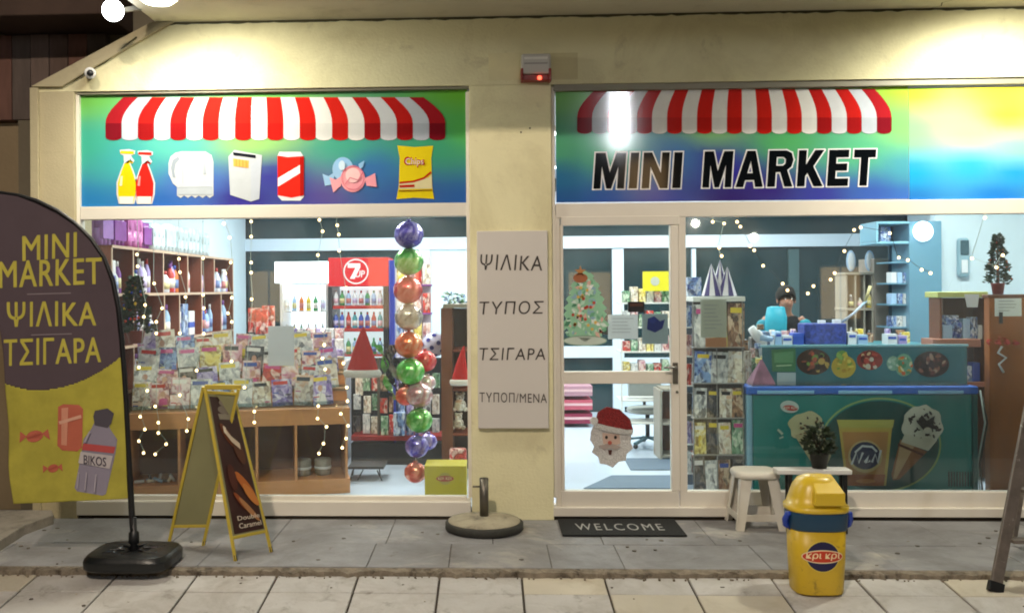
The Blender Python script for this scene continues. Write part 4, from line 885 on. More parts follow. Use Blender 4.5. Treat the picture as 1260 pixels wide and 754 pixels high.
for li in (4, 3, 2, 1):
    cols = colsA if li in (0, 2, 4) else colsB; hmax = SZ[li+1]-SZ[li]-.05
    for ci in range(6):
        ya, yb = cols[ci]+.03, cols[ci+1]-.02; y = ya+.04; idx = 0
        isbox = RN.random() < .3
        while y < yb-.03 and idx < 8:
            kn, kh = kinds[(li*3+ci*2+idx*5+RN.randint(0, 1)) % 8 if RN.random() < .38 else RN.choice((0, 0, 1, 2))]
            lab = '%s %s, %s in the %s compartment, %s of the wall shelving'
            if isbox and y+.16 < yb:
                h = RN.uniform(.6, .85)*hmax; carton(SX-.22, SX-.05, y-.03, y+.14, SZ[li], h, COV['blue' if idx else 'grey and white'] if idx % 2 else P('#dfe2e4'), lab % ('white' if not idx % 2 else 'blue printed', 'carton', ORD[idx], ORD[ci], ROWN[li]), band=PACK['blue'] if not idx % 2 else None); y += .21
            else:
                r = RN.uniform(.032, .045); h = RN.uniform(.6, .95)*hmax
                bottle(SX-RN.uniform(.07, .13), y, SZ[li], h, r, PACK[kn], lab % (kn, 'bottle', ORD[idx], ORD[ci], ROWN[li]), cap=RN.choice(['#e8e8e8', '#3556b5', '#b8302c', '#7b3f98'])); y += 2*r+RN.uniform(.004, .022)
            idx += 1
# packs on top of the shelving
film = {k: M('film_'+k, h, .2, ns=9, na=.25, bs=25, ba=.5) for k, h in (('purple', '#8c3f9c'), ('pink', '#c96fb4'), ('clear', '#c3d6dc'), ('violet', '#a878c6'))}
y = .42
for i, (k, w_, hh) in enumerate([('violet', .22, .27), ('purple', .26, .26), ('pink', .36, .30), ('purple', .20, .24), ('clear', .34, .25), ('clear', .30, .27), ('clear', .34, .26), ('clear', .36, .27), ('clear', .34, .25)]):
    q = MB()
    for a in range(2):
        for c_ in range(3):
            for l_ in range(2):
                q.tube([(SX-.25+a*.11, y+w_*(c_+.5)/3, 1.967+l_*hh/2), (SX-.25+a*.11, y+w_*(c_+.5)/3, 1.965+(l_+1)*hh/2-.004)], [w_/6*.96, w_/6*.98], film[k], 10)
    q.box(SX-.29, SX-.09, y+.01, y+w_-.01, 1.966+hh*.2, 1.966+hh*.8, film[k])
    q.build('wrapped_pack', label='%s film-wrapped pack, %s from the street on top of the wall shelving' % ({'violet': 'violet', 'purple': 'purple', 'pink': 'bright pink', 'clear': 'clear'}[k], ORD[i]), cat='pack', at=(SX-.2, y+w_/2, 1.966)); y += w_+.015

# ---------- magazine rack just inside the left window
g0, g1 = gp(158, 618, ZF), gp(431, 606, ZF); dv = g1-g0; LEN = dv.length; ANG = math.atan2(dv.y, dv.x)
mr = thing('magazine_rack', 'light orange wood rack with stepped tiers of magazines over open cupboards, inside the left window', 'rack', tuple(g0), ANG)
W = world_of(mr); HT = .665; DP = .52
def mbox(name, u0, u1, v0, v1, z0, z1, m=wood_m): q = MB(); q.box(u0, u1, v0, v1, z0, z1, m); place(q, W); return q.build(name, mr, bevel=.003)
mbox('plinth', 0, LEN, 0, DP, 0, .115); mbox('apron', -.002, LEN+.002, -.004, .015, HT-.125, HT); mbox('top_board', 0, LEN, .016, DP+.55, HT-.02, HT-.001)
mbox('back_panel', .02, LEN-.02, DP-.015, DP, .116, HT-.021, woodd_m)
for px in (158, 217, 312, 361, 425): u = (px-158)/273*LEN; mbox('divider', u, u+.02, .001, DP-.016, .1155, HT-.126 if False else HT-.0215)
NT = 4; VT = [.05+.13*k for k in range(NT)]; ZT = [HT+.02+.115*k for k in range(NT)]
for k in range(NT): mbox('tier', .005, LEN-.005, VT[k]+.02, VT[k]+.13, HT+.0, ZT[k], wood_m) if k else None; mbox('lip', .005, LEN-.005, VT[k], VT[k]+.012, ZT[k]-.02 if k else HT, ZT[k]+.03, clear_m)
keys = ['pinkish', 'grey and white', 'cream', 'grey and white', 'brown', 'dark', 'cream', 'pinkish', 'grey and white', 'blue', 'pinkish', 'lilac']
TIERN = ['lowest', 'second', 'third', 'highest']
mastheads = [P('#e8e4e0', .3), P('#c22a24', .3), P('#e0c63a', .3), P('#2a4aa0', .3), P('#1c1c22', .3), P('#c94a8c', .3)]
skin_print = P('#c99a80', .35)
for k in range(NT):
    u = .02; i = 0
    while u < LEN-.13:
        w_ = RN.uniform(.13, .165); h = RN.uniform(.18, .25); tl = rad(RN.uniform(10, 15)); rz_ = rad(RN.uniform(-6, 6))
        key = keys[(i*5+k*7+RN.randint(0, 2)) % 12]
        if k == 1 and i == 6: key = 'red'
        if k == 2 and i in (3,): key = 'yellow'
        if k == 0 and u > LEN-.36: key = 'lilac'
        m = Matrix.Translation(W @ Vector((u+w_/2, VT[k]+.016, ZT[k]+.001))) @ Matrix.Rotation(ANG, 4, 'Z') @ Matrix.Rotation(-tl, 4, 'X') @ Matrix.Rotation(rz_, 4, 'Y')
        q = MB(); q.box(-w_/2, w_/2, 0, .006, 0, h, COV[key]); mh = RN.choice(mastheads); lf = -.0008
        q.add([(-w_*.42, lf, h*.80), (w_*.3, lf, h*.80), (w_*.3, lf, h*.93), (-w_*.42, lf, h*.93)], [(0, 1, 2, 3)], mh)
        fx = RN.uniform(-.2, .2)*w_
        if RN.random() < .4:
            q.add([(fx+w_*.13*math.cos(a), lf*1.2, h*.56+h*.11*math.sin(a)) for a in [j*.628 for j in range(10)]], [tuple(range(10))], skin_print)
            q.add([(fx-w_*.26, lf, h*.02), (fx+w_*.26, lf, h*.02), (fx+w_*.2, lf, h*.36), (fx, lf, h*.42), (fx-w_*.2, lf, h*.36)], [(0, 1, 2, 3, 4)], RN.choice(mastheads))
        for j in range(2): zz = h*RN.uniform(.1, .5); x_ = RN.choice((-.45, .15))*w_; q.add([(x_, lf*1.6, zz), (x_+w_*.28, lf*1.6, zz), (x_+w_*.28, lf*1.6, zz+.008), (x_, lf*1.6, zz+.008)], [(0, 1, 2, 3)], RN.choice(mastheads))
        place(q, m); q.build('magazine', label='%s magazine, %s from left on the %s tier of the window rack' % (key, ORD[i] if i < 16 else 'last', TIERN[k]), cat='magazine', group='magazines on the window rack', at=m.translation)
        u += w_+RN.uniform(-.002, .012); i += 1
# things in its cupboards
def cpos(px, py, v=.12): u = (px-158)/273*LEN; return W @ Vector((u, v, .116))
for i, px in enumerate((372, 398)):
    c_ = cpos(px, 0, .2); q = MB(); q.lathe([(.055, 0), (.065, .02), (.068, .12), (.06, .13), (.05, .13), (.045, .10)], tuple(c_), M('grey_ceramic', '#8c8780', .5, ns=20, na=.3) if i == 0 else bpy.data.materials['grey_ceramic'], 18); q.lathe([(.069, .05), (.069, .07)], tuple(c_), PACK['white'], 18)
    top('pot', q, 'grey pot in the right cupboard of the window rack, %s of the two' % ('left' if i == 0 else 'right'), 'pot')
c_ = cpos(190, 0, .14)
for i in range(9):
    x_ = c_+Vector((-.11+.028*i, RN.uniform(-.03, .05), .013+.0*i)); q = MB(); d_ = Vector((RN.uniform(-1, 1), RN.uniform(-.6, .6), RN.uniform(-.0, .35))).normalized()*.06
    q.tube([x_-d_*.2, x_+d_], [.012, .013], [PACK['white'], PACK['pale blue'], COV['dark'], COV['cream']][i % 4], 8); top('small_tube', q, 'small tube lying in the left cupboard of the window rack', 'tube', group='small tubes in the left cupboard of the window rack')
c_ = cpos(232, 0, .2); carton(c_.x-.04, c_.x+.05, c_.y, c_.y+.05, c_.z, .2, COV['blue'], 'blue printed box behind the A-board in the window rack cupboard')
# white sheet taped to the glass
def sheet(px0, py0, px1, py1, Y, lab, m=None, lines=6, name='paper_sheet', ink=None, tilt=0):
    q = MB(); q.bpx(px0, py0, px1, py1, Y, Y+.0012, m or paper_m); f = plane(Y); ik = ink or P('#a9aaad', .7); Hh = py1-py0; Wd = px1-px0
    for i in range(lines): y_ = py0+Hh*(.16+.7*i/max(lines, 1)); q.k = 0; q.line(f, [(px0+Wd*.14, y_), (px0+Wd*RN.uniform(.55, .88), y_)], Hh*.018+.25, ik)
    return top(name, q, lab, 'paper')
sheet(330, 401, 362, 450, .082, 'blank white paper sheet taped inside the left window above the magazines', lines=0)

# ---------- coolers at the back left
def crate(Y, x0, y0, x1, y1, dep, m, name, par, bev=.004): q = MB(); q.bpx(x0, y0, x1, y1, Y, Y+dep, m); return q.build(name, par, bevel=bev)
YF = 3.75; t = thing('drinks_fridge', 'white lit drinks fridge with a glowing header, left of the red cooler', 'fridge', tuple(pt(372, 545, YF)))
zf0 = pt(372, 548, YF).z
crate(YF, 338, 322, 404, 348, .5, EM('fridge_header_glow', '#f6fbff', 2.6), 'header', t); crate(YF+.02, 345, 348.5, 348.5, 552, .5, white_m, 'side_panel', t); crate(YF+.02, 401, 348.5, 404, 552, .5, white_m, 'side_panel', t)
crate(YF+.50, 348.6, 350, 400.8, 552, .02, EM('fridge_back_glow', '#f2f4ff', 1.3), 'back_panel', t)
for y_ in (384, 420, 456, 492, 528): crate(YF+.05, 349, y_-1.4, 400.6, y_, .42, white_m, 'shelf', t)
for r_, y_ in enumerate((382.5, 418.5, 454.5)):
    for i in range(6):
        p_ = pt(353+i*8.7, y_-.0, YF+.10); kn = ['white', 'pale blue', 'orange', 'yellow', 'green', 'white'][(i+r_*2) % 6]
        bottle(p_.x, p_.y+.03, p_.z+.001, .18, .028, PACK[kn], '%s bottle, %s from left on the %s shelf of the white fridge' % (kn, ORD[i], ORD[r_]))
YC = 3.4; t = thing('drinks_cooler', 'tall drinks cooler with a red header carrying a white number 7 in a ring', 'cooler', tuple(pt(440, 545, YC)))
red_l = EM('red_header', '#b8101c', .55)
crate(YC, 404, 317, 478, 352, .5, red_l, 'header', t); crate(YC+.01, 404.2, 352.5, 409, 553, .6, P('#2c2f36'), 'side_panel', t); crate(YC+.01, 472, 352.5, 478, 553, .6, P('#1d2126'), 'side_panel', t); crate(YC-.01, 479, 320, 486, 553, .6, P('#2a3a9a'), 'side_stripe', t)
crate(YC+.58, 409.2, 353, 471.8, 553, .02, EM('cooler_back_glow', '#dfeef2', .8), 'back_panel', t)
f = plane(YC-.001); q = MB(); q.k = 1; q.ring(f, 438, 334, 15.5, 15.5, 1.6, P('#f0eef0'))
q.ink(f, [(428, 324), (443.5, 324), (443.5, 328.5), (436.5, 343), (430.5, 343), (437.5, 329.5), (428, 329.5)], P('#f4f4f6')); q.text(f, 'UP', 437.5, 333, 449, 341, P('#f4f4f6'), off=.04, shear=.1); q.build('logo', t)
for r_, y_ in enumerate((376, 404, 436, 470, 506, 545)):
    crate(YC+.03, 409.3, y_, 471.7, y_+(4 if r_ < 2 else 2.5), .45, P('#b32a24'), 'shelf', t)
    if r_ > 3: continue
    for i in range(8):
        p_ = pt(413+i*7.8, y_, YC+.08); kn = [['white', 'green', 'pale blue', 'white'], ['blue', 'blue', 'red', 'teal'], ['teal', 'white', 'green', 'pale blue'], ['orange', 'yellow', 'red', 'white']][r_][i % 4]
        bottle(p_.x, p_.y+.02, p_.z+.001, .175 if r_ else .16, .027, PACK[kn], '%s bottle, %s from left on the %s shelf of the red cooler' % (kn, ORD[i], ORD[r_]), cap=RN.choice(['#e8e8e8', '#3f8f55', '#b8302c']))
# hanging red snack bags in front of the fridge
for i, (x, y) in enumerate(((313, 394), (330, 391), (322, 396))):
    q = MB(); q.bpx(x-8, y-15, x+8, y+15, 3.0-.03*i, 3.02-.03*i, COV['red']); top('snack_bag', q, 'red and white snack bag hanging %s, left of the white fridge' % ('at the left', 'at the right', 'in the middle')[i], 'bag', bevel=.008)
t = thing('display_stand', 'narrow dark stand carrying red snack bags between shelving and fridge', 'stand', tuple(pt(322, 560, 3.03)))
q = MB(); q.tube([pt(322, 575, 3.04), pt(322, 378, 3.04)], .012, dkmetal_m, 8); q.build('pole', t); q = MB(); q.tube([pt(308, 379, 3.04), pt(338, 379, 3.04)], .008, dkmetal_m, 6); q.build('cross_bar', t)
# chest display with mauve packs
t = thing('display_case', 'low case heaped with mauve printed packs, behind the taped sheet', 'case', tuple(pt(390, 560, 2.0)))
crate(2.0, 352, 446, 424, 585, .5, P('#b8b4b8'), 'body', t)
for r_ in range(3):
    for i in range(6):
        q = MB(); q.bpx(354+i*11.6, 404+r_*13, 364.5+i*11.6, 416+r_*13+6, 2.3-.1*r_, 2.36-.1*r_, COV[['lilac', 'pinkish', 'grey and white'][(i*2+r_) % 3]])
        top('pack', q, '%s pack, %s from the left in the %s row of the low case' % (['lilac', 'pinkish', 'grey'][(i*2+r_) % 3], ORD[i], ORD[r_]), 'pack', bevel=.004)
# black gondola
t = thing('display_rack', 'black floor rack hung with toys and packets, behind the red Santa hat', 'rack', tuple(pt(485, 575, 1.9)))
YG = 1.95
crate(YG, 432, 545, 545, 577, .4, black_m, 'base', t); crate(YG-.01, 432, 536, 545, 542, .36, P('#8e2624'), 'shelf', t); crate(YG+.30, 432, 440, 545, 536, .02, P('#20242a'), 'back_panel', t); crate(YG+.02, 464, 440, 467, 536, .05, dkmetal_m, 'upright', t); crate(YG+.02, 484, 440, 487, 545, .05, P('#2c3c94'), 'upright', t)
pk = ['cream', 'brown', 'dark', 'green', 'blue', 'grey and white', 'red', 'lilac']
for r_ in range(3):
    for i in range(10):
        x = 436+i*10.6+RN.uniform(-1.5, 1.5); y = 462+r_*25+RN.uniform(-3, 3); key = pk[(i*3+r_*5) % 8]; q = MB(); hh = RN.uniform(17, 24); dy_ = RN.uniform(0, .1)+.04*r_
        q.bpx(x, y, x+9, y+hh, YG+.18-dy_, YG+.20-dy_, COV[key]); top('hanging_packet', q, '%s packet, %s from the left in the %s row of the black rack' % (key, ORD[i], ORD[r_]), 'packet', bevel=.003)
q = MB(); q.bpx(484, 508, 498, 536, YG-.06, YG+.05, COV['blue']); top('carton', q, 'blue carton standing on the red edged shelf beside the balloons', 'box', bevel=.004)
t = thing('wire_stand', 'small black wire stand on the floor right of the magazine rack', 'stand', tuple(pt(450, 598, 1.3)))
za = pt(450, 576, 1.3).z
q = MB(); q.bpx(428, 574, 472, 577, 1.2, 1.5, black_m); q.build('tray', t)
for x0, x1, yy in ((434, 431, 1.22), (447, 440, 1.24), (464, 470, 1.22), (436, 434, 1.46), (466, 468, 1.46)):
    q = MB(); q.tube([(pt(x0, 590, yy).x, yy, za), (pt(x1, 590, yy).x, yy, ZF+.002)], .006, black_m, 6); q.build('leg', t)
# snack tower behind the balloons
t = thing('snack_tower', 'tall narrow snack display behind the column of foil balloons', 'display', tuple(pt(508, 560, 2.7)))
crate(2.95, 487, 316, 531, 570, .03, P('#c9c2cc'), 'back_panel', t)
for y_ in (350, 385, 425, 465, 505, 545): crate(2.75, 487, y_, 531, y_+2, .2, P('#8a4a90'), 'shelf', t)
for r_, y_ in enumerate((350, 385, 425, 465, 505, 545)):
    for i in range(4):
        key = ['red', 'lilac', 'yellow', 'cream', 'blue', 'pinkish', 'green', 'grey and white'][(i*3+r_*5+2) % 8]; hh = [27, 27, 32, 34, 33, 32][r_]
        q = MB(); q.bpx(488+i*10.7, y_-hh*RN.uniform(.75, 1), 497.5+i*10.7, y_, 2.77, 2.86, COV[key]); top('snack_pack', q, '%s snack pack, %s from the left on the %s shelf behind the balloons' % (key, ORD[i], ORD[r_]), 'pack', bevel=.006)
c_ = pt(534, 424, 1.75); q = MB(); q.ball(c_, .108, P('#d3d0e6', .3), 20, 14)
for i in range(26):
    a = i*2.4; zz = 1-2*(i+.5)/26; r_ = math.sqrt(1-zz*zz); n = Vector((r_*math.cos(a), r_*math.sin(a), zz)); u_ = n.orthogonal().normalized(); w_ = n.cross(u_)
    q.add([c_+n*.110+(u_*math.cos(k*.785)+w_*math.sin(k*.785))*.021 for k in range(8)], [tuple(range(8))], P('#2c2a86', .3))
top('spotted_ball', q, 'white ball with dark blue spots right of the balloon column', 'ball')
# brown cabinet at the pillar
YK = 1.35; t = thing('wooden_cabinet', 'tall brown cabinet with open shelves at the right edge of the left window', 'cabinet', tuple(pt(560, 570, YK)))
crate(YK, 543, 379, 557, 592, .5, woodd_m, 'side_panel', t); crate(YK+.01, 545, 374, 600, 379, .5, beigew_m, 'top', t); crate(YK+.42, 557.2, 379.2, 600, 592, .02, P('#3a2a26'), 'back_panel', t)
for y_ in (430, 478, 533, 588): crate(YK+.02, 557.2, y_, 600, y_+3, .38, woodr_m, 'shelf', t)
def santa_hat(cx_, ytop, ybot, hw, Y, lean, lab):
    t = thing('santa_hat', lab, 'hat', tuple(pt(cx_, ybot, Y))); a = pt(cx_, ybot, Y); tp_ = pt(cx_+lean, ytop, Y); r_ = (pt(cx_+hw, ybot, Y)-a).x; H = tp_.z-a.z
    q = MB(); prof = [(1, .08), (.86, .25), (.62, .5), (.36, .75), (.13, .94), (.03, 1)]
    V = []; n = 18
    for k, (rr, hh) in enumerate(prof):
        for j in range(n): an = 2*math.pi*j/n; V.append((a.x+(tp_.x-a.x)*hh**2+r_*.92*rr*math.cos(an)*(1+.03*math.sin(5*an+k)), a.y+r_*.45*rr*math.sin(an), a.z+H*hh))
    q.add(V, [(k*n+j, k*n+(j+1) % n, (k+1)*n+(j+1) % n, (k+1)*n+j) for k in range(5) for j in range(n)], M('red_felt', '#b01a16', .85, bs=60, ba=.3) if 'red_felt' not in bpy.data.materials else bpy.data.materials['red_felt'], True); q.build('felt_cone', t)
    q = MB(); q.lathe([(r_*.95, .0), (r_*1.06, .02*1), (r_*1.08, H*.09), (r_*1.0, H*.14), (r_*.9, H*.15)], tuple(a), M('white_fur', '#d8d2cc', .95, bs=90, ba=1) if 'white_fur' not in bpy.data.materials else bpy.data.materials['white_fur'], 20, sy=.5); q.build('fur_band', t)
    return t
santa_hat(446, 402, 464, 22, .40, 1, 'red Santa hat with white band hanging inside the left window right of the magazines')
santa_hat(566, 425, 474, 12, 1.30, 5, 'darker red Santa hat on the brown cabinet shelf by the pillar')
for i, (x, y, r_) in enumerate(((566, 498, 8), (564, 521, 7))):
    c_ = pt(x, y, YK+.15); q = MB(); s_ = r_/1200*8.2; q.ball(c_, s_, COV['cream'], 12, 8); q.ball(c_+Vector((0, -.01, s_*1.25)), s_*.7, COV['cream'], 12, 8); q.ball(c_+Vector((-s_*.5, -.01, s_*1.8)), s_*.28, COV['cream'], 8, 5); q.ball(c_+Vector((s_*.5, -.01, s_*1.8)), s_*.28, COV['cream'], 8, 5)
    q.ball(c_+Vector((-s_*.9, -.03, -s_*.6)), s_*.4, COV['cream'], 8, 5); q.ball(c_+Vector((s_*.9, -.03, -s_*.6)), s_*.4, COV['cream'], 8, 5); q.ball(c_+Vector((0, -s_*.75, s_*1.2)), s_*.16, P('#2a2324'), 6, 4)
    top('plush_toy', q, 'pale plush toy, %s of the two in the brown cabinet' % ('upper', 'lower')[i], 'toy')
q = MB(); q.bpx(553, 552, 574, 586, YK-.10, YK-.01, COV['red']); top('red_bag', q, 'red bag standing behind the yellow box', 'bag', bevel=.02)
for i in range(6):
    p_ = pt(549+i*5, 374, YK+.12); q = MB(); foliage((p_.x, p_.y, p_.z), .03, .09, 26, .035, [COV['green'], COV['blue'], COV['green']][i % 3], q); top('trinket', q, '%s trinket on top of the brown cabinet, %s from the left' % (('green', 'blue', 'green')[i % 3], ORD[i]), 'ornament', group='trinkets on top of the brown cabinet')
# yellow box with logo
yb_ = thing('yellow_box', 'yellow cardboard display box with a small red logo at the foot of the left window', 'box', tuple(pt(548, 616, .30)))
q = MB(); q.bpx(522.5, 573, 574, 617, .33, .60, M('yellow_card', '#bcae14', .5, ns=4, na=.05)); q.build('carton', yb_, bevel=.003)
f = plane(.329); q = MB(); q.ell(f, 547.5, 588.5, 8, 7.5, P('#a8a04a')); q.ell(f, 547.5, 588.5, 11, 3.6, P('#a8342a')); q.text(f, 'κρι κρι', 539, 586.5, 556, 590.5, P('#e6d8a8'), off=.02); q.build('logo', yb_)
# balloon column
foil = {k: M('foil_'+k.replace(' ', '_'), h, .24, .45, ns=7, na=.3, bs=9, ba=.9, dirt=(h2, 8, .50, .60)) for k, h, h2 in (('purple', '#4a3aa0', '#b8a8e0'), ('green', '#4fae3c', '#b6e09a'), ('red', '#c0242c', '#e88078'), ('silver', '#b5aaa0', '#6a5f58'), ('orange', '#d8602c', '#f0b088'), ('orange red', '#cc4026', '#f0a080'), ('pale pink', '#c48a8c', '#e8dcd8'))}
def balloon(x, y, r_, col, lab, Y=.62):
    c_ = pt(x, y, Y); R_ = r_/1200*(Y+6.85)*1.06; q = MB(); V = []; nu, nv = 24, 14
    for i in range(nv+1):
        th = math.pi*(i+.05)/(nv+.1)
        for j in range(nu):
            a = 2*math.pi*j/nu; k = 1+.045*math.cos(6*a)*math.sin(th)+.02*math.sin(9*th+3*a); V.append((c_.x+R_*k*math.sin(th)*math.cos(a), c_.y+R_*.85*k*math.sin(th)*math.sin(a), c_.z+R_*.97*math.cos(th)))
    Fs = [(i*nu+j, (i+1)*nu+j, (i+1)*nu+(j+1) % nu, i*nu+(j+1) % nu) for i in range(nv) for j in range(nu)]
    q.add(V, Fs, foil[col], True); q.tube([c_+Vector((0, 0, R_*.93)), c_+Vector((0, 0, R_*1.1))], [.008, .02], foil[col], 8); return q.build('foil_balloon', label=lab, cat='balloon', group='foil balloons in the column', at=c_)
BL = [(503, 289, 16.5, 'purple'), (503, 322, 16.5, 'green'), (502, 357, 16.5, 'red'), (503, 390, 16, 'silver'), (503, 424, 16, 'orange'), (505, 457, 16, 'green'), (516, 486, 15, 'pale pink'), (516, 517, 15, 'green'), (513, 549, 13.5, 'purple'), (511, 581, 12.5, 'orange red')]
for i, (x, y, r_, k) in enumerate(BL): balloon(x, y, r_, k, '%s foil balloon, %s from the top of the hanging column' % (k, ORD[i]))
balloon(499, 487, 11.5, 'orange red', 'small orange red foil balloon bulging left of the column below its middle', .74); balloon(527, 543, 10, 'purple', 'small purple foil balloon right of the lower end of the column', .78); balloon(526, 471, 9.5, 'pale pink', 'small pale pink foil balloon right of the column below the red one', .78)
balloon(523, 444, 13, 'red', 'red foil balloon half behind the column, beside its sixth balloon', .80)
q = MB(); q.tube([pt(503, 262, .62), pt(503, 400, .66), pt(512, 500, .66), pt(511, 590, .66)], .003, wirew_m, 5); top('balloon_cord', q, 'thin cord that the balloon column hangs on', 'cord')
for i in range(4):
    q = MB(); x0, x1 = 464+i*7, 486+i*5; n = 14; V = []
    for k in range(n+1):
        u_ = k/n; x = x0+(x1-x0)*u_+3*math.sin(u_*7+i); y = 424+u_*68; a = u_*9+i; c_ = pt(x, y, .75); V += [c_+Vector((.032*math.cos(a), .032*math.sin(a), .0)), c_-Vector((.032*math.cos(a), .032*math.sin(a), .0))]
    q.add(V, [(2*k, 2*k+1, 2*k+3, 2*k+2) for k in range(n)], [foil['green'], M('foil_dark', '#2a3238', .2, .8), foil['silver'], bpy.data.materials.get('foil_dark')][i] or foil['green'], True)
    top('foil_streamer', q, '%s foil streamer twisting down left of the balloons, %s from the left' % (('green', 'dark', 'silver', 'dark')[i], ORD[i]), 'streamer')

# ---------- little decorated tree behind the flag pole
def xmas_tree(x, ytop, ybot, hw, Y, lab, m, dens=900, pot=True, orn=('#c2402e', '#d8b23a', '#3a4aa8')):
    a = pt(x, ybot, Y); tp_ = pt(x, ytop, Y); H = tp_.z-a.z; r_ = hw/1200*(Y+6.85); t = thing('christmas_tree', lab, 'Christmas tree', tuple(a))
    q = MB(); q.tube([a, a+Vector((0, 0, H*.93))], [.014, .004], woodd_m, 7); q.build('trunk', t)
    q = MB(); foliage((a.x, a.y, a.z+H*.17), r_, H*.80, dens, r_*.36, m, q, lambda k: (1-k)**.8*(.8+.2*math.sin(k*22))+.04); q.build('branches', t)
    if pot: q = MB(); q.lathe([(r_*.38, 0), (r_*.5, H*.16), (r_*.54, H*.17), (r_*.5, H*.185)], tuple(a), P('#7a2f2a'), 16); q.build('pot', t)
    for i in range(22):
        k = RN.uniform(.08, .92); an = RN.uniform(math.pi, 2*math.pi); rr = r_*((1-k)**.8+.03); c_ = a+Vector((rr*math.cos(an), rr*math.sin(an), H*(.17+.8*k))); q = MB(); q.ball(c_, r_*.085, P(orn[i % 3], .2), 8, 6); q.build('bauble', t)
    return t
pine = M('dark_pine', '#223a26', .6, ns=15, na=.4)
xmas_tree(167, 340, 422, 22, .42, 'small green decorated Christmas tree half hidden behind the flag pole', pine, 1100)

# ================================================================== DOOR STICKERS AND THE RIGHT HALF
fd = plane(.0615)
st = thing('tree_sticker', 'printed Christmas tree window sticker on the upper glass of the door', 'sticker', tuple(pt(720, 424, .061)))
G = [P(h, .5) for h in ('#6aa884', '#8fc4a2', '#b4d8c2', '#3f8060', '#d0e4d8')]; q = MB()
q.ell(fd, 720, 419, 27, 6.5, P('#c3d2c6', .5)); q.ring(fd, 720, 419, 27, 6.5, 1.2, P('#7f9f88', .5)); lay = [(720, 396, 27, 22), (720, 376, 24, 19), (720, 358, 18, 16), (720, 344, 11, 10)]
for cx_, cy_, rx, ry in lay:
    pts = [(cx_+rx*(1+.13*math.sin(9*t_))*math.cos(t_), cy_+ry*(1+.1*math.cos(8*t_))*math.sin(t_)) for t_ in [2*math.pi*i/40 for i in range(40)]]; q.ink(fd, pts, G[1], .0004)
for i in range(210):
    k = RN.random(); y = 342+k*70; w_ = (6+19*min(1, k*1.25)); x = 720+RN.uniform(-w_, w_); a = RN.uniform(0, 3.1); s_ = RN.uniform(2, 5.5); q.k += 0
    q.ink(fd, [(x-s_*math.cos(a), y-s_*math.sin(a)), (x+s_*.5*math.sin(a), y-s_*.5*math.cos(a)), (x+s_*math.cos(a), y+s_*math.sin(a)), (x-s_*.5*math.sin(a), y+s_*.5*math.cos(a))], (G+[P('#e6ece8', .5), P('#d8b0a0', .5), P('#8ab0c0', .5)])[RN.randint(0, 7)], .00002)
for i in range(30):
    k = RN.random(); y = 350+k*62; w_ = (5+17*k); x = 720+RN.uniform(-w_, w_); q.ell(fd, x, y, 2, 2, P(['#b8442e', '#d8b45a', '#e3dcd4'][i % 3], .5), 0, 8)
q.k += 3
q.ink(fd, [(714+(7.5 if i % 2 == 0 else 3)*math.sin(i*math.pi/5)-0, 334-(7.5 if i % 2 == 0 else 3)*math.cos(i*math.pi/5)) for i in range(10)], P('#b5793e', .5)); q.ell(fd, 714, 342, 9, 6, P('#a2603a', .5))
q.v = [Vector((v.x, max(v.y, .0565), v.z)) for v in q.v]; q.build('print', st)
sn = thing('santa_sticker', 'glittery Santa face with red cap and white beard stuck on the lower door glass', 'sticker', tuple(pt(751, 573, .061)))
glit = M('red_glitter', '#7c1c1e', .5, .3, ns=90, na=.6, bs=120, ba=1); wg = M('white_glitter', '#c9c8c6', .6, .1, ns=90, na=.25, bs=120, ba=1)
def relief(q, pts, y0_, y1_, m):     # low relief shape stuck on the glass
    a = [pt(x, y, .0615) for x, y in pts]; q.hull([Vector((p.x, .0612-y0_, p.z)) for p in a], [Vector((p.x, .0612-y1_, p.z)) for p in a], m)
q = MB(); relief(q, [(727, 531), (730, 523), (737, 527), (765, 531), (777, 532), (776, 544), (779, 551), (771, 558), (770, 566), (761, 568), (754, 575), (746, 571), (738, 570), (736, 562), (728, 556), (731, 549), (726, 541)], 0, .006, wg); q.build('beard', sn)
q = MB(); relief(q, [(732, 520), (735, 507), (746, 500), (762, 503), (775, 515), (779, 529), (770, 529), (745, 524)], .0061, .014, glit); q.build('cap', sn)
q = MB(); relief(q, [(731, 519), (745, 523), (770, 528), (779, 528), (778, 534), (760, 533), (742, 529), (730, 525)], .0145, .019, wg); q.build('cap_brim', sn)
q = MB(); relief(q, [(725.5+5*math.cos(i*.6283)+5, 517+5*math.sin(i*.6283)) for i in range(10)], .015, .024, wg); q.build('pompom', sn)
q = MB(); relief(q, [(741, 532), (762, 534), (763, 545), (752, 549), (742, 545)], .0061, .009, P('#c3aa9c', .6)); q.build('face', sn)
q = MB()
for x in (746, 757): q.ell(lambda a, b_, l=0: fd(a, b_, l+.009), x, 537.5, 1.8, 2.2, P('#1c1a1a'))
q.build('eyes', sn)
q = MB(); relief(q, [(736, 548), (750, 544), (764, 549), (757, 553), (750, 550), (743, 553)], .0092, .013, P('#a89c96')); q.build('moustache', sn)
q = MB(); relief(q, [(750+2.6*math.cos(i*.785), 544+2.6*math.sin(i*.785)) for i in range(8)], .0132, .018, P('#b0584a')); relief(q, [(748, 553), (753, 553), (752, 559), (749, 559)], .0062, .009, P('#4a2622')); q.build('nose_and_mouth', sn)
sheet(719, 391, 748, 412, .068, 'dark grey notice behind the door glass, right of the tree sticker base', P('#6e6a66', .6), 4, 'notice', P('#8f8b86'))
sheet(748, 387, 785, 417, .0685, 'light grey paper behind the door glass, between dark notice and blue poster', None, 5)
sheet(790, 386, 822, 423, .068, 'pale notice with a dark blue figure behind the right of the door glass', P('#a9b8c4', .6), 0, 'poster')
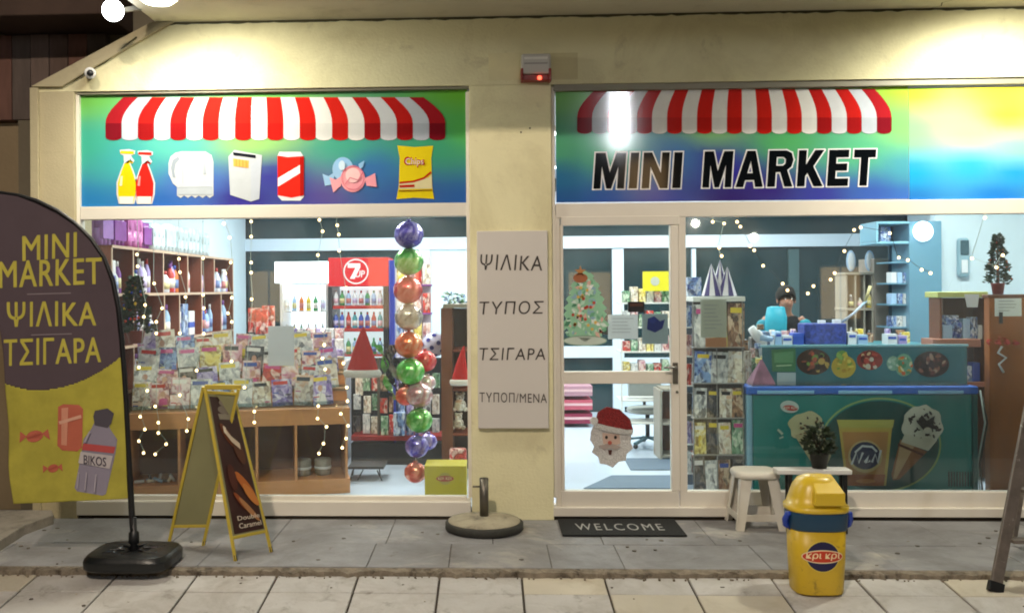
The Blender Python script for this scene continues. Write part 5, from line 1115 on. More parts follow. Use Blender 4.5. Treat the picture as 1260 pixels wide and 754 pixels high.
q = MB(); f = plane(.0672); q.k = 1; q.ink(f, [(797, 392), (805, 389), (812, 395), (818, 393), (815, 404), (806, 409), (796, 405)], P('#26357e')); q.ell(f, 803, 394, 4, 4, P('#2f4190')); tag(q.build('figure_print'), 'dark blue figure printed on the pale notice on the door', 'print')
q = MB(); q.bpx(773, 371, 793, 384, .03, .061, black_m); q.bpx(775, 373, 791, 377, .028, .0299, P('#4a2a1c')); top('door_sensor', q, 'small black box stuck on the upper door glass', 'box', bevel=.002)

# things seen through the door
t = thing('product_rack', 'white rack of green and yellow packs seen through the upper door glass', 'rack', tuple(pt(795, 515, 2.6)))
for y_ in (372, 402, 432, 462, 492, 520):
    crate(2.6, 764, y_, 836, y_+2, .35, white_m, 'shelf', t)
for x_ in (764, 834): crate(2.6, x_, 360, x_+2, 540, .03, white_m, 'upright', t)
for r_, y_ in enumerate((372, 402, 432, 462)):
    for i in range(7):
        key = ['green', 'cream', 'yellow', 'grey and white', 'pinkish', 'green', 'red'][(i+r_*3) % 7]; q = MB(); x = 767+i*9.6; q.bpx(x, y_-RN.uniform(12, 20), x+8.4, y_, 2.63, 2.75, COV[key]); top('pack', q, '%s pack, %s from left, %s shelf of the white rack behind the door' % (key, ORD[i], ORD[r_]), 'pack', bevel=.004)
q = MB(); q.bpx(791, 334, 823, 358, 2.55, 2.56, P('#ddd32a')); f = plane(2.548); q.ell(f, 806, 346, 5.5, 5.5, P('#b9bdb0')); top('yellow_poster', q, 'yellow card with a pale round emblem seen through the top of the door', 'poster')
for i, y_ in enumerate((480, 497, 514)):
    q = MB(); q.bpx(686, y_-5, 729, y_+7, 4.3, 4.8, P(['#b98a98', '#c4566a', '#8c1f44'][i])); q.bpx(686, y_-1, 729, y_+2, 4.297, 4.3, P('#e2b8bc')); top('plastic_crate', q, '%s plastic crate, %s of the stack of three behind the door' % (('pale pink', 'pink', 'dark crimson')[i], ('topmost', 'middle', 'lowest')[i]), 'crate', bevel=.01)
t = thing('swivel_chair', 'small grey swivel chair with star base seen through the lower door glass', 'chair', tuple(pt(797, 551, 3.0)))
c_ = pt(797, 551, 3.0); zz = pt(797, 507, 3.0).z; q = MB(); q.lathe([(.19, 0), (.21, .02), (.2, .05), (.1, .06)], (c_.x, c_.y, zz), P('#a4a8a4'), 20); q.build('seat', t)
q = MB(); q.tube([(c_.x, c_.y, ZF+.09), (c_.x, c_.y, zz)], .022, black_m, 10); q.build('column', t)
q = MB(); q.box(c_.x-.17, c_.x+.17, c_.y+.15, c_.y+.19, zz+.10, zz+.30, P('#a4a8a4')); q.build('backrest', t, bevel=.02); q = MB(); q.beam((c_.x, c_.y+.19, zz+.01), (c_.x, c_.y+.20, zz+.2), .03, .015, black_m); q.build('back_bar', t)
for i in range(5):
    a = i*1.2566+.3; q = MB(); q.beam((c_.x, c_.y, ZF+.09), (c_.x+.26*math.cos(a), c_.y+.26*math.sin(a), ZF+.055), .035, .02, P('#3a6a74')); q.build('foot', t); q = MB(); q.ball((c_.x+.25*math.cos(a), c_.y+.25*math.sin(a), ZF+.027), .025, black_m, 8, 6); q.build('castor', t)
t = thing('shelf_unit', 'brown open shelf unit half hidden by the door stile', 'shelf', tuple(pt(830, 560, 2.2)))
crate(2.2, 812, 480, 815, 575, .35, beigew_m, 'side_panel', t)
for y_ in (478, 520, 560): crate(2.205, 815.2, y_, 850, y_+3, .34, beigew_m, 'shelf', t)
crate(2.5, 815.3, 481.2, 850, 575, .02, woodd_m, 'back_panel', t)
q = MB(); q.hull([pt(700, 603, 0)+Vector((0, 0, 0))]*0 or [gp(718, 601, ZF+.003), gp(828, 601, ZF+.003), gp(828, 585, ZF+.003), gp(753, 585, ZF+.003)], [p+Vector((0, 0, .006)) for p in (gp(718, 601, ZF+.003), gp(828, 601, ZF+.003), gp(828, 585, ZF+.003), gp(753, 585, ZF+.003))], M('blue_grey_floor_shade', '#5a6d80', .8, bs=60, ba=.3)); top('floor_shade', q, 'blue grey sheet painting in floor shade nearest the door inside', 'mat')  # this and the next: thin sheets painting in dark shade on the floor
q = MB(); L4 = (gp(776, 578, ZF+.003), gp(860, 578, ZF+.003), gp(860, 564, ZF+.003), gp(768, 564, ZF+.003)); q.hull(list(L4), [p+Vector((0, 0, .006)) for p in L4], bpy.data.materials['blue_grey_floor_shade']); top('floor_shade', q, 'second blue grey sheet painting in floor shade deeper inside the door', 'mat')

# ---------- rack of colouring books right of the door
YR = .45; t = thing('book_rack', 'crowded white wire rack of colouring books and packets right of the door', 'rack', tuple(pt(883, 604, YR)))
crate(YR-.02, 853, 365, 917, 371, .28, white_m, 'top_cap', t); crate(YR+.06, 854, 371.3, 916, 612, .02, P('#4a4440'), 'back_panel', t); rackm = P('#8a8886')
for x_ in (853, 882, 914): crate(YR+.0, x_, 371.2, x_+1.2, 612, .02, rackm, 'upright', t)
tiers = [(371, 428), (430, 472), (474, 515), (517, 560), (562, 610)]
for r_, (y0_, y1_) in enumerate(tiers):
    crate(YR-.03, 853, y1_-1, 917, y1_+.6, .09, rackm, 'shelf', t)
    for i in range(3 if r_ in (0, 1) else 4):
        n = 3 if r_ in (0, 1) else 4; w_ = 62/n; x = 854+i*w_; key = [['grey and white', 'yellow', 'brown'], ['blue', 'grey and white', 'cream'], ['grey and white', 'dark', 'cream', 'brown'], ['yellow', 'dark', 'cream', 'green'], ['dark', 'grey and white', 'brown', 'dark']][r_][i]
        a = pt(x+w_/2, y1_-1.2, YR); hh = (y1_-y0_-5)/1200*(YR+6.85)*RN.uniform(.97, 1.12); ww = (w_-.6)/1200*(YR+6.85)
        m = Matrix.Translation(a) @ Matrix.Rotation(rad(-3), 4, 'X') @ Matrix.Rotation(rad(RN.uniform(-3, 3)), 4, 'Y'); q = MB(); q.box(-ww/2, ww/2, 0, .01, 0, hh, COV[key]); q.add([(-ww*.35, -.001, hh*.78), (ww*.35, -.001, hh*.78), (ww*.35, -.001, hh*.9), (-ww*.35, -.001, hh*.9)], [(0, 1, 2, 3)], RN.choice(mastheads))
        place(q, m); q.build('picture_book', label='%s picture book, %s from left, %s tier of the rack by the door' % (key, ORD[i], ORD[r_]), cat='book', at=m.translation)
sheet(862, 368, 894, 415, .082, 'tall pale paper sheet taped inside the glass right of the door', P('#c0c2b8', .7), 7)
q = MB(); q.bpx(868, 415.5, 894, 427, .082, .0832, P('#c28c6c')); top('orange_card', q, 'small orange card under the tall pale sheet right of the door', 'card')
for i, (x, yt_, yb_c) in enumerate(((877, 324, 364), (886, 319, 364), (893, 328, 364))):      # striped party hats
    yy = YR+.10+.035*(i % 2); a = pt(x, yb_c, yy); tp_ = pt(x-2+i*2, yt_, yy); q = MB(); n = 12; r_ = .084; sA, sB = P('#3c2f74'), P('#d9d4dc')
    for j in range(n):
        a0, a1 = 2*math.pi*j/n, 2*math.pi*(j+1)/n; q.add([a+Vector((r_*math.cos(a0), r_*math.sin(a0), .001)), a+Vector((r_*math.cos(a1), r_*math.sin(a1), .001)), tp_], [(0, 1, 2)], sA if j % 2 else sB)
    top('party_hat', q, 'purple and white striped party hat, %s of three on the rack by the door' % ('left', 'middle', 'right')[i], 'hat', solid=.001)
for i, (x0, y0_, x1, y1_, k, nm) in enumerate(((846, 341, 868, 364.5, 'blue', 'upper'),)):
    q = MB(); q.bpx(x0, y0_, x1-5, y1_, YR+.35, YR+.5, COV[k]); top('carton', q, 'blue carton beside the party hats on the rack by the door', 'box', bevel=.004)
t = thing('side_shelf', 'narrow shelf of small colourful goods between door frame and book rack', 'shelf', tuple(pt(849, 580, .9)))
crate(1.08, 838, 366, 862, 612, .02, P('#5a6a7a'), 'back_panel', t)
for y_ in (366, 402, 438, 474, 510, 546, 582): crate(.9, 838, y_, 862, y_+1.6, .18, white_m, 'shelf', t)
for r_, y_ in enumerate((402, 438, 474, 510, 546, 582)):
    for i in range(2):
        key = ['blue', 'pinkish', 'red', 'dark', 'lilac', 'grey and white'][(r_+i*3) % 6]; q = MB(); q.bpx(843+i*9, y_-26, 851+i*9, y_, .93, 1.03, COV[key]); top('packet', q, '%s packet, %s on the %s shelf just right of the door frame' % (key, ('left', 'right')[i], ORD[r_]), 'packet', bevel=.004)
# gifts, dolls and a pink pyramid behind the rack
for i, (x0, y0_, x1, y1_, k, Y_) in enumerate(((912, 432, 925, 470, 'cream', .9), (900, 418, 921, 440, 'brown', .95), (921, 440, 935, 458, 'green', 1.0), (925, 415, 938, 440, 'dark', 1.1), (934, 408, 948, 436, 'blue', 1.2))):
    q = MB(); q.bpx(x0, y0_, x1, y1_, Y_, Y_+.1, COV[k]); top('gift_box', q, '%s gift box, %s from the left between book rack and freezer' % (k, ORD[i]), 'box', bevel=.004)
a = pt(936, 474, .66); q = MB(); tp_ = pt(937, 442, .66); r_ = .095; B4 = [a+Vector((sx*r_, sy*r_, 0)) for sx, sy in ((-1, -1), (1, -1), (1, 1), (-1, 1))]; q.hull(B4, [tp_+(p-a)*.05 for p in B4], M('pink_print', '#94607a', .5, ns=14, na=.5)); top('pink_pyramid', q, 'pink pyramid shaped gift package at the left end of the freezer', 'package')
q = MB(); p0 = pt(924, 403, 1.0); q.tube([p0, p0+Vector((.05, 0, -.06)), p0+Vector((.09, 0, -.12)), p0+Vector((.10, 0, -.3))], [.03, .045, .035, .03], PACK['white'], 10); q.tube([p0+Vector((.06, -.02, -.08)), p0+Vector((.16, -.02, -.09))], [.03, .02], PACK['pale blue'], 8); top('white_toy', q, 'white plush toy leaning behind the freezer left of the shopkeeper', 'toy')

# ---------- ice cream freezer
YZ = .42; zlid = pt(1060, 480, YZ).z; xa, xb = pt(919, 540, YZ).x, pt(1200, 540, YZ).x
t = thing('ice_cream_freezer', 'long teal ice cream freezer with blue rim and printed cup and cones', 'freezer', ((xa+xb)/2, YZ+.3, ZF))
q = MB(); q.box(xa+.045, xb-.02, YZ, YZ+.62, ZF+.06, zlid-.03, teal_m); q.build('body', t, bevel=.012)
q = MB(); q.box(xa, xa+.0445, YZ-.004, YZ+.63, ZF+.04, zlid-.03, M('pale_blue_plastic', '#7fb0c9', .4)); q.build('corner_post', t, bevel=.015, seg=3)
q = MB(); q.box(xb-.0195, xb+.02, YZ-.004, YZ+.63, ZF+.04, zlid-.03, P('#1c5a58')); q.build('corner_post', t, bevel=.008)
q = MB(); q.box(xa-.005, xb+.022, YZ-.012, YZ+.64, zlid-.0295, zlid+.028, bluer_m); q.build('rim', t, bevel=.012, seg=3)
for x0_, x1_ in ((932, 1002), (1032, 1098), (1130, 1186)):
    q = MB(); q.bpx(x0_, 480.5, x1_, 484.5, YZ-.022, YZ-.0125, M('pale_rail', '#8fc4ea', .3) if 'pale_rail' not in bpy.data.materials else bpy.data.materials['pale_rail']); q.build('handle_rail', t, bevel=.003)
q = MB(); q.box(xa+.05, xb-.03, YZ+.03, YZ+.60, zlid+.0285, zlid+.036, clear_m); q.build('glass_lid', t)
q = MB(); q.bpx(1070, 577, 1098, 600, YZ-.004, YZ-.0005, P('#0c4f4d')); 
for i in range(9): q.bpx(1167+i*3.4-0, 580, 1168.4+i*3.4, 598, YZ-.004, YZ-.0005, P('#073c3b'))
q.v = q.v[8:]; q.f = [[a-8 for a in f_] for f_ in q.f[6:]]; q.mi = q.mi[6:]; q.sm = q.sm[6:]; q.build('vent_grille', t)
f = plane(YZ-.001); q = MB(); pp = lambda h: P(h, .35)
q.ring(f, 1083, 547, 75, 58, 2.2, pp('#8fae6a'), 150, 452, 70); q.ell(f, 1083, 548, 72, 55, pp('#0b4a48'), 0, 40)
q.k += 1
for pts, h in (([(1031, 519), (1098, 519), (1090, 597), (1041, 597)], '#c4aa4e'), ([(1036, 531), (1093, 531), (1087, 590), (1043, 590)], '#b88448'), ([(1029, 516), (1100, 516), (1098, 526), (1032, 526)], '#b9b45a'), ([(1042, 583), (1089, 583), (1087, 597), (1043, 597)], '#a05a30')): q.ink(f, pts, pp(h))
q.ell(f, 1064, 561, 21, 20, pp('#c9b27a')); q.ell(f, 1064, 560, 18.5, 17, pp('#17264e'))
for pts in ([(1047, 571), (1053, 556), (1056, 569), (1061, 556)], [(1063, 568), (1068, 560), (1065, 569), (1070, 566)], [(1072, 568), (1076, 558), (1079, 569), (1083, 553)], [(1051, 556), (1060, 548), (1072, 549), (1078, 555)]): q.line(f, pts, 2.6, pp('#d8dce0'))
q.ell(f, 1064, 591, 12, 2.6, pp('#c98a52'))
q.build('tub_print', t)
q = MB(); q.k = 8
q.ink(f, [(1107, 540), (1140, 555), (1106, 589), (1098, 590), (1096, 583)], pp('#8c5a34')); q.ink(f, [(1108, 541), (1124, 549), (1102, 588), (1098, 588)], pp('#b99a72')); q.line(f, [(1104, 546), (1135, 559)], 3, pp('#5a2c1c'))
pts = [(1134+25*(1+.06*math.sin(7*a))*math.cos(a), 523+25*(1+.05*math.cos(9*a))*math.sin(a)) for a in [2*math.pi*i/36 for i in range(36)]]; q.ink(f, pts, pp('#d3d2c0')); q.ink(f, [(1112, 533), (1152, 541), (1141, 554), (1108, 543)], pp('#cbc8b4'))
for i in range(34): a, r_ = RN.uniform(0, 6.28), 21*math.sqrt(RN.random()); s_ = RN.uniform(1, 3.6); q.k += 0; q.ell(f, 1134+r_*math.cos(a), 521+r_*math.sin(a)*.9, s_, s_*.5, pp(['#1c1512', '#2a1c14', '#15110f'][i % 3]), RN.uniform(0, 180), 6)
q.ink(f, [(1124, 518), (1130, 509), (1136, 516), (1146, 510), (1144, 520), (1150, 527), (1140, 526), (1136, 535), (1131, 526)], pp('#14100e')); q.ell(f, 1137, 528, 5, 4, pp('#cfcdbd')); q.build('cone_print', t)
q = MB(); q.k = 8
pts = [(992+22*(1+.1*math.sin(6*a))*math.cos(a), 524+18*(1+.1*math.cos(5*a))*math.sin(a)) for a in [2*math.pi*i/30 for i in range(30)]]; q.ink(f, pts, pp('#b9b48c')); q.ink(f, [(977, 535), (1010, 525), (1022, 560), (1014, 578), (1000, 572)], pp('#a8a07c'))
for i in range(22): a, r_ = RN.uniform(0, 6.28), 19*math.sqrt(RN.random()); q.ell(f, 994+r_*math.cos(a), 526+r_*math.sin(a)*.85, RN.uniform(1.4, 3.4), RN.uniform(.9, 2), pp(['#2a2018', '#3a2c1e', '#7a5a3a'][i % 3]), RN.uniform(0, 180), 7)
q.line(f, [(955, 527), (961, 533)], 3, pp('#a9b8a8')); q.line(f, [(957, 538), (962, 536)], 2, pp('#a9b8a8')); q.build('ice_cream_print', t)
q = MB(); q.k = 8; q.ell(f, 971, 500, 11.5, 7.5, pp('#b9c8c4'), 8); q.ell(f, 972, 501.5, 9, 3.4, pp('#b23a34'), 8); q.text(f, 'κρι κρι', 964, 499.6, 980, 503.4, pp('#e6d8c8'), off=.02); q.build('logo', t)
# curved glass guard with printed food stickers
YQ = .74
q = MB(); q.bpx(938, 427, 1190, 476, YQ, YQ+.006, M('teal_guard', '#34707c', .25, ns=3, na=.1)); q.build('glass_guard', t)
q = MB(); q.bpx(936, 424, 1192, 427, YQ-.006, YQ+.012, P('#7fb3c0')); q.build('guard_rail', t, bevel=.003)
f = plane(YQ-.001)
def food(cx_, cy_, rx, ry, base_, bits, n=16, sd_=3):
    q = MB(); q.ell(f, cx_, cy_, rx, ry, pp(base_), 0, 26)
    for i in range(n): a, r_ = RN.uniform(0, 6.28), math.sqrt(RN.random())*.8; q.k += .3; q.ell(f, cx_+rx*r_*math.cos(a), cy_+ry*r_*math.sin(a), RN.uniform(1.5, sd_+1), RN.uniform(1, sd_), pp(bits[i % len(bits)]), RN.uniform(0, 180), 8)
    q.build('food_sticker', t)
q = MB(); q.ink(f, [(949, 430), (979, 428), (979, 457), (950, 457)], pp('#3f7a52')); q.ink(f, [(952, 434), (976, 432), (976, 446), (953, 446)], pp('#5f966a')); q.ink(f, [(956, 458), (979, 458), (979, 476), (956, 476)], pp('#a8bcc4')); q.line(f, [(955, 450), (974, 449)], 1.4, pp('#a9c8a0')); q.build('green_sticker', t)
food(1001, 445, 21, 16, '#3a2418', ['#8c4a34', '#b89a4a', '#1f1410', '#b9583a', '#6f8f3a'], 24, 4); food(1038, 451, 15, 14, '#b9a23a', ['#d3c25a', '#a8862c', '#7f9a3a'], 12); food(1036, 437, 7, 6, '#6a9a4a', ['#8fb85a', '#c9b84a'], 5)
food(1070, 443, 16, 12, '#8c2c26', ['#b9483a', '#d8b48a', '#5a1a1a', '#c9c2b0'], 18, 4); food(1099, 447, 8, 9, '#7faa94', ['#b9cfc0', '#9cc0aa'], 6); food(1112, 449, 11, 14, '#6fa48c', ['#c99a3a', '#c95a2c', '#d8d0a8', '#4a8a6a'], 16, 3); food(1146, 448, 22, 16, '#2a1c1e', ['#6a3a3a', '#8c5a4a', '#3a2a34', '#4a2a2a', '#a88c7a'], 28, 4)

# ---------- checkout counter and shopkeeper
YU = 1.75; t = thing('checkout_counter', 'teal topped checkout counter behind the freezer', 'counter', tuple(pt(1040, 560, YU)))
crate(YU, 925, 424, 1150, 430, .6, M('teal_top', '#3a7f8c', .35), 'counter_top', t); crate(YU+.03, 930, 430.2, 1146, 585, .5, P('#2c6470'), 'front_panel', t)
q = MB(); q.bpx(990, 398, 1042, 424, YU+.05, YU+.25, M('blue_mosaic_pack', '#2a3a80', .35, ns=34, na=.9)); top('blue_display_box', q, 'deep blue patterned display box on the counter right of the shopkeeper', 'box', bevel=.01)
for i, (x0_, x1_, y0_, k) in enumerate(((940, 953, 412, 'white'), (954, 962, 408, 'pale blue'), (963, 975, 413, 'white'), (976, 989, 410, 'blue'), (1044, 1054, 409, 'white'), (1056, 1068, 412, 'pale blue'), (1092, 1104, 411, 'white'), (1106, 1116, 413, 'lilac'))):
    q = MB(); q.bpx(x0_, y0_, x1_, 424, YU+.04, YU+.16, PACK[k]); q.bpx(x0_+1, y0_+3, x1_-1, y0_+6, YU+.038, YU+.0398, PACK['blue']); top('small_packet', q, '%s packet, %s from the left on the checkout counter' % (k, ORD[i]), 'packet', bevel=.004)
for i, (x0_, x1_, y0_) in enumerate(((1026, 1032, 393), (1008, 1013, 394))):
    q = MB(); q.bpx(x0_, y0_, x1_+3, 398, YU+.1, YU+.15, PACK['white']); top('white_tag', q, 'small white tag on the blue display box, %s one' % ('right', 'left')[i], 'tag', bevel=.002)
q = MB(); q.tube([pt(1036, 396, YU+.1), pt(1050, 386, YU+.1), pt(1066, 370, YU+.1)], [.011, .013, .011], P('#8aa2b8'), 8); q.tube([pt(1064, 372, YU+.1), pt(1071, 352, YU+.1)], [.011, .015], P('#a8a070'), 8); top('desk_lamp', q, 'pale blue angled lamp arm rising from the blue display box', 'lamp')

for i in range(26):
    x_ = RN.choice((RN.uniform(938, 990), RN.uniform(1044, 1118), RN.uniform(905, 945))); Y_ = YU+RN.uniform(.2, .42) if x_ > 946 else YR+.30+RN.uniform(0, .2); yb_r = 424 if x_ > 946 else RN.uniform(404, 470); hh = RN.uniform(6, 13); kk = RN.choice(list(PAL))
    if x_ > 946: yb_r = 423+(Y_-YU)*0-6
    q = MB(); q.bpx(x_, yb_r-hh, x_+RN.uniform(5, 10), yb_r+(7 if x_ > 946 else 0), Y_, Y_+.04, COV[kk]); top('goods', q, 'small %s printed packet in the clutter %s' % (kk, 'at the back of the checkout counter' if x_ > 946 else 'between book rack and freezer'), 'goods', bevel=.004, group='clutter of small %s packets %s' % (kk, 'on the counter' if x_ > 946 else 'beside the freezer'))
def skin_mesh(name, par, J, E_, m, lev=2):
    me = bpy.data.meshes.new(name); me.from_pydata([Vector(j[0]) for j in J], E_, []); o = bpy.data.objects.new(name, me); COL.objects.link(o); me.materials.append(m)
    md = o.modifiers.new('skin', 'SKIN'); md.use_smooth_shade = True; md.branch_smoothing = .4
    if not me.skin_vertices: me.skin_vertices.new() if hasattr(me.skin_vertices, 'new') else None
    bpy.context.view_layer.objects.active = o
    if not me.skin_vertices: 
        with bpy.context.temp_override(object=o, active_object=o): bpy.ops.mesh.customdata_skin_add()
    for i, j in enumerate(J):
        r_ = j[1] if isinstance(j[1], tuple) else (j[1], j[1]); me.skin_vertices[0].data[i].radius = r_
    me.skin_vertices[0].data[0].use_root = True
    s_ = o.modifiers.new('sub', 'SUBSURF'); s_.levels = lev; s_.render_levels = lev
    o.parent = par; return o
YP = 2.75; hc = pt(968, 364, YP); fx = hc.x
pe = thing('person', 'shopkeeper with short dark hair and turquoise sleeved black top, head bent over the counter', 'person', (fx, YP+.12, ZF))
skin_m = M('skin', '#a8765e', .55, ns=8, na=.05); hair_m = M('dark_hair', '#15100d', .9, ns=40, na=.3, bs=80, ba=.5); blk = M('black_cloth', '#14161a', .85, bs=50, ba=.2); turq = M('turquoise_cloth', '#1f8a9c', .8, ns=8, na=.1, bs=40, ba=.2)
def PV(x, y, z_): return Vector((fx+x, YP+.12+y, z_*.945))          # x to the right of the picture, y away from the street
top_z = hc.z
J = [(PV(0, .05, .93), (.15, .11)), (PV(0, .04, 1.10), (.14, .10)), (PV(0, 0, 1.28), (.17, .11)), (PV(0, -.03, 1.40), (.12, .09)), (PV(0, -.06, 1.46), .055), (PV(0, -.10, 1.53), .07), (PV(0, -.12, 1.60), (.075, .085)),
     (PV(-.17, -.01, 1.37), .062), (PV(-.25, -.08, 1.15), .046), (PV(-.15, -.30, 1.12), .034), (PV(-.10, -.38, 1.12), (.034, .022)),
     (PV(.17, -.01, 1.37), .062), (PV(.24, -.10, 1.16), .046), (PV(.12, -.31, 1.15), .034), (PV(.07, -.39, 1.15), (.034, .022)),
     (PV(-.10, .05, .85), .095), (PV(-.11, .03, .50), .07), (PV(-.11, .07, .12), .045), (PV(-.12, -.06, .07), (.04, .03)),
     (PV(.10, .05, .85), .095), (PV(.11, .03, .50), .07), (PV(.11, .07, .12), .045), (PV(.12, -.06, .07), (.04, .03))]
E_ = [(0, 1), (1, 2), (2, 3), (3, 4), (4, 5), (5, 6), (2, 7), (7, 8), (8, 9), (9, 10), (2, 11), (11, 12), (12, 13), (13, 14), (0, 15), (15, 16), (16, 17), (17, 18), (0, 19), (19, 20), (20, 21), (21, 22)]
for hx, s_ in ((10, -1), (14, 1)):        # fingers and thumbs
    b0 = J[hx][0]
    for k in range(4):
        o_ = Vector(((k-1.5)*.018, -.035, 0)); J.append((b0+o_, .010)); i0 = len(J)-1; J.append((b0+o_+Vector((0, -.035-.004*(k in (1, 2)), -.008)), .009)); J.append((b0+o_+Vector((0, -.055-.006*(k in (1, 2)), -.028)), .0075)); E_ += [(hx, i0), (i0, i0+1), (i0+1, i0+2)]
    o_ = Vector((-s_*.035, -.01, -.004)); J.append((b0+o_, .011)); i0 = len(J)-1; J.append((b0+o_+Vector((-s_*.018, -.03, -.012)), .009)); E_ += [(hx, i0), (i0, i0+1)]
skin_mesh('body', pe, [(p-Vector(pe.location), r_) for p, r_ in J], E_, skin_m)
def cloth(name, idx, ed, grow_, m): 
    return skin_mesh(name, pe, [(J[i][0]-Vector(pe.location), tuple(v+grow_ for v in (J[i][1] if isinstance(J[i][1], tuple) else (J[i][1],)*2))) for i in idx], ed, m)
cloth('black_top', [1, 0, 2, 3, 7, 11], [(0, 1), (0, 2), (2, 3), (2, 4), (2, 5)], .020, blk)
cloth('trousers', [0, 15, 16, 17, 19, 20, 21], [(0, 1), (1, 2), (2, 3), (0, 4), (4, 5), (5, 6)], .02, P('#23262e'))
cloth('left_sleeve', [7, 8, 9], [(0, 1), (1, 2)], .026, turq); cloth('right_sleeve', [11, 12, 13], [(0, 1), (1, 2)], .024, turq)
q = MB(); hd = PV(0, -.10, 1.60); V = []; nu, nv = 20, 10                   # hair cap, longer at the back
for i in range(nv+1):
    for j in range(nu):
        a = 2*math.pi*j/nu; fr_ = max(0, -math.sin(a)); th = (i/nv)*(2.15-.85*fr_); k = 1+.03*math.sin(7*a+i); V.append(hd+Vector((.094*k*math.sin(th)*math.cos(a), .116*k*math.sin(th)*math.sin(a)+.01, .108*k*math.cos(th)+.01)))
q.add(V, [(i*nu+j, (i+1)*nu+j, (i+1)*nu+(j+1) % nu, i*nu+(j+1) % nu) for i in range(nv) for j in range(nu)], hair_m, True); q.build('hair', pe, solid=.006)
q = MB(); hf = PV(0, -.20, 1.56)
q.hull([hf+Vector((-.014, .0, -.022)), hf+Vector((.014, 0, -.022)), hf+Vector((.006, .01, .02)), hf+Vector((-.006, .01, .02))], [hf+Vector((-.006, -.022, -.018)), hf+Vector((.006, -.022, -.018)), hf+Vector((.003, 0, .018)), hf+Vector((-.003, 0, .018))], skin_m); q.build('nose', pe, bevel=.003)
for s_ in (-1, 1):
    q = MB(); q.ball(hf+Vector((s_*.030, .012, .022)), .010, P('#e4dcd4'), 10, 7, rz=.006); q.ball(hf+Vector((s_*.030, .004, .020)), .004, P('#1a1512'), 8, 5); q.build('eye', pe)
    q = MB(); q.ball(PV(s_*.083, -.10, 1.565), .011, skin_m, 8, 6, rz=.028, ry=.018); q.build('ear', pe)
q = MB(); q.box(hf.x-.022, hf.x+.022, hf.y+.001, hf.y+.01, hf.z-.045, hf.z-.037, P('#7c3f38')); q.build('mouth', pe, bevel=.002)
q = MB(); a = pt(955, 414, YP-.12); b_ = pt(951, 382, YP-.12)
q.lathe([(.075, 0), (.10, .03), (.105, .20), (.085, .30), (.05, .31)], (a.x, a.y, a.z-.02), M('bright_turquoise', '#27a4bc', .5, ns=9, na=.15, bs=20, ba=.4), 16, sy=.6); top('turquoise_bag', q, 'bright turquoise bag at the left side of the shopkeeper', 'bag')

# ---------- shelves and cabinets right of the shopkeeper
YV = 2.9; t = thing('pigeonhole_shelf', 'beige pigeonhole shelf with two white oval dishes on top, right of the shopkeeper', 'shelf', tuple(pt(1060, 560, YV)))
for x_ in (1041, 1052, 1063, 1073): crate(YV, x_, 338.2, x_+2, 420, .3, beigew_m, 'divider', t)
crate(YV-.01, 1040, 335, 1076, 338, .32, beigew_m, 'top', t)
crate(YV-.004, 1040, 379, 1076, 382, .30, beigew_m, 'shelf', t); crate(YV-.004, 1040, 420.2, 1076, 560, .30, beigew_m, 'lower_panel', t)
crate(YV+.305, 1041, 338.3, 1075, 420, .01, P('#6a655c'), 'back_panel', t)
crate(YV-.02, 1076.2, 318, 1094, 560, .40, M('taupe_panel', '#857d74', .5), 'side_panel', t)
for i, (x_, y_) in enumerate(((1047, 321), (1070, 321))):
    c_ = pt(x_, y_, YV+.1); q = MB(); q.ball(c_, .047, PACK['pale blue'], 16, 12, rz=.104, ry=.02); q.ball(c_+Vector((0, -.012, 0)), .036, PACK['white'], 14, 10, rz=.085, ry=.016); top('oval_dish', q, 'pale oval dish standing on the pigeonhole shelf, %s of two' % ('left', 'right')[i], 'dish')
for i, (x_, y_, k, hh) in enumerate(((1047, 378.8, 'dark', .13), (1058, 378.8, 'cream', .10), (1069, 378.8, 'yellow', .16), (1047, 419, 'grey and white', .13), (1058, 419, 'cream', .12), (1069, 419, 'blue', .1))):
    p_ = pt(x_, y_, YV+.04); bottle(p_.x, p_.y, p_.z+.001, hh, .026, COV[k], '%s bottle in the %s row of the pigeonhole shelf, %s from the left' % (k, ('upper', 'lower')[i > 2], ORD[i % 3]))
YJ = 2.45; t = thing('display_cabinet', 'tall blue grey cabinet with open shelves facing left and a box cupboard on top', 'cabinet', tuple(pt(1130, 560, YJ)))
crate(YJ, 1119, 272, 1159, 430, .42, bluecab_m, 'front_panel', t); crate(YJ+.0, 1119, 430.2, 1159, 560, .42, bluecab_m, 'lower_panel', t)
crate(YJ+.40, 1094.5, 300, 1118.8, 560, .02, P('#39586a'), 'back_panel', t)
for y_ in (322, 348, 374, 402): crate(YJ+.05, 1096, y_, 1118.8, y_+2, .34, bluecab_m, 'shelf', t)
for y_ in (272.5, 297): crate(YJ+.0, 1078, y_, 1118.8, y_+3, .4, M('cupboard_blue', '#7fb4cc', .5) if y_ < 280 else bpy.data.materials['cupboard_blue'], 'cupboard_board', t)
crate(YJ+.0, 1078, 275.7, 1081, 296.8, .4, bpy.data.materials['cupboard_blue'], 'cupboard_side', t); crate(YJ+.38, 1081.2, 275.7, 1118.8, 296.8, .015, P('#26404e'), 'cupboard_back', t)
for r_, y_ in enumerate((348, 374, 402, 424)):
    for i in range(3):
        q = MB(); x_ = 1097+i*7.2; q.bpx(x_, y_-13, x_+6.4, y_-.1, YJ+.08, YJ+.2, [PACK['white'], PACK['pale blue'], COV['blue'], COV['grey and white']][(i+r_) % 4]); top('small_box', q, 'small box, %s from left on the %s shelf of the blue grey cabinet' % (ORD[i], ORD[r_]), 'box', bevel=.003)
q = MB(); q.bpx(1084, 279, 1096, 297, YJ+.1, YJ+.2, COV['blue']); top('cupboard_box', q, 'blue box inside the cupboard on top of the blue grey cabinet', 'box', bevel=.003)
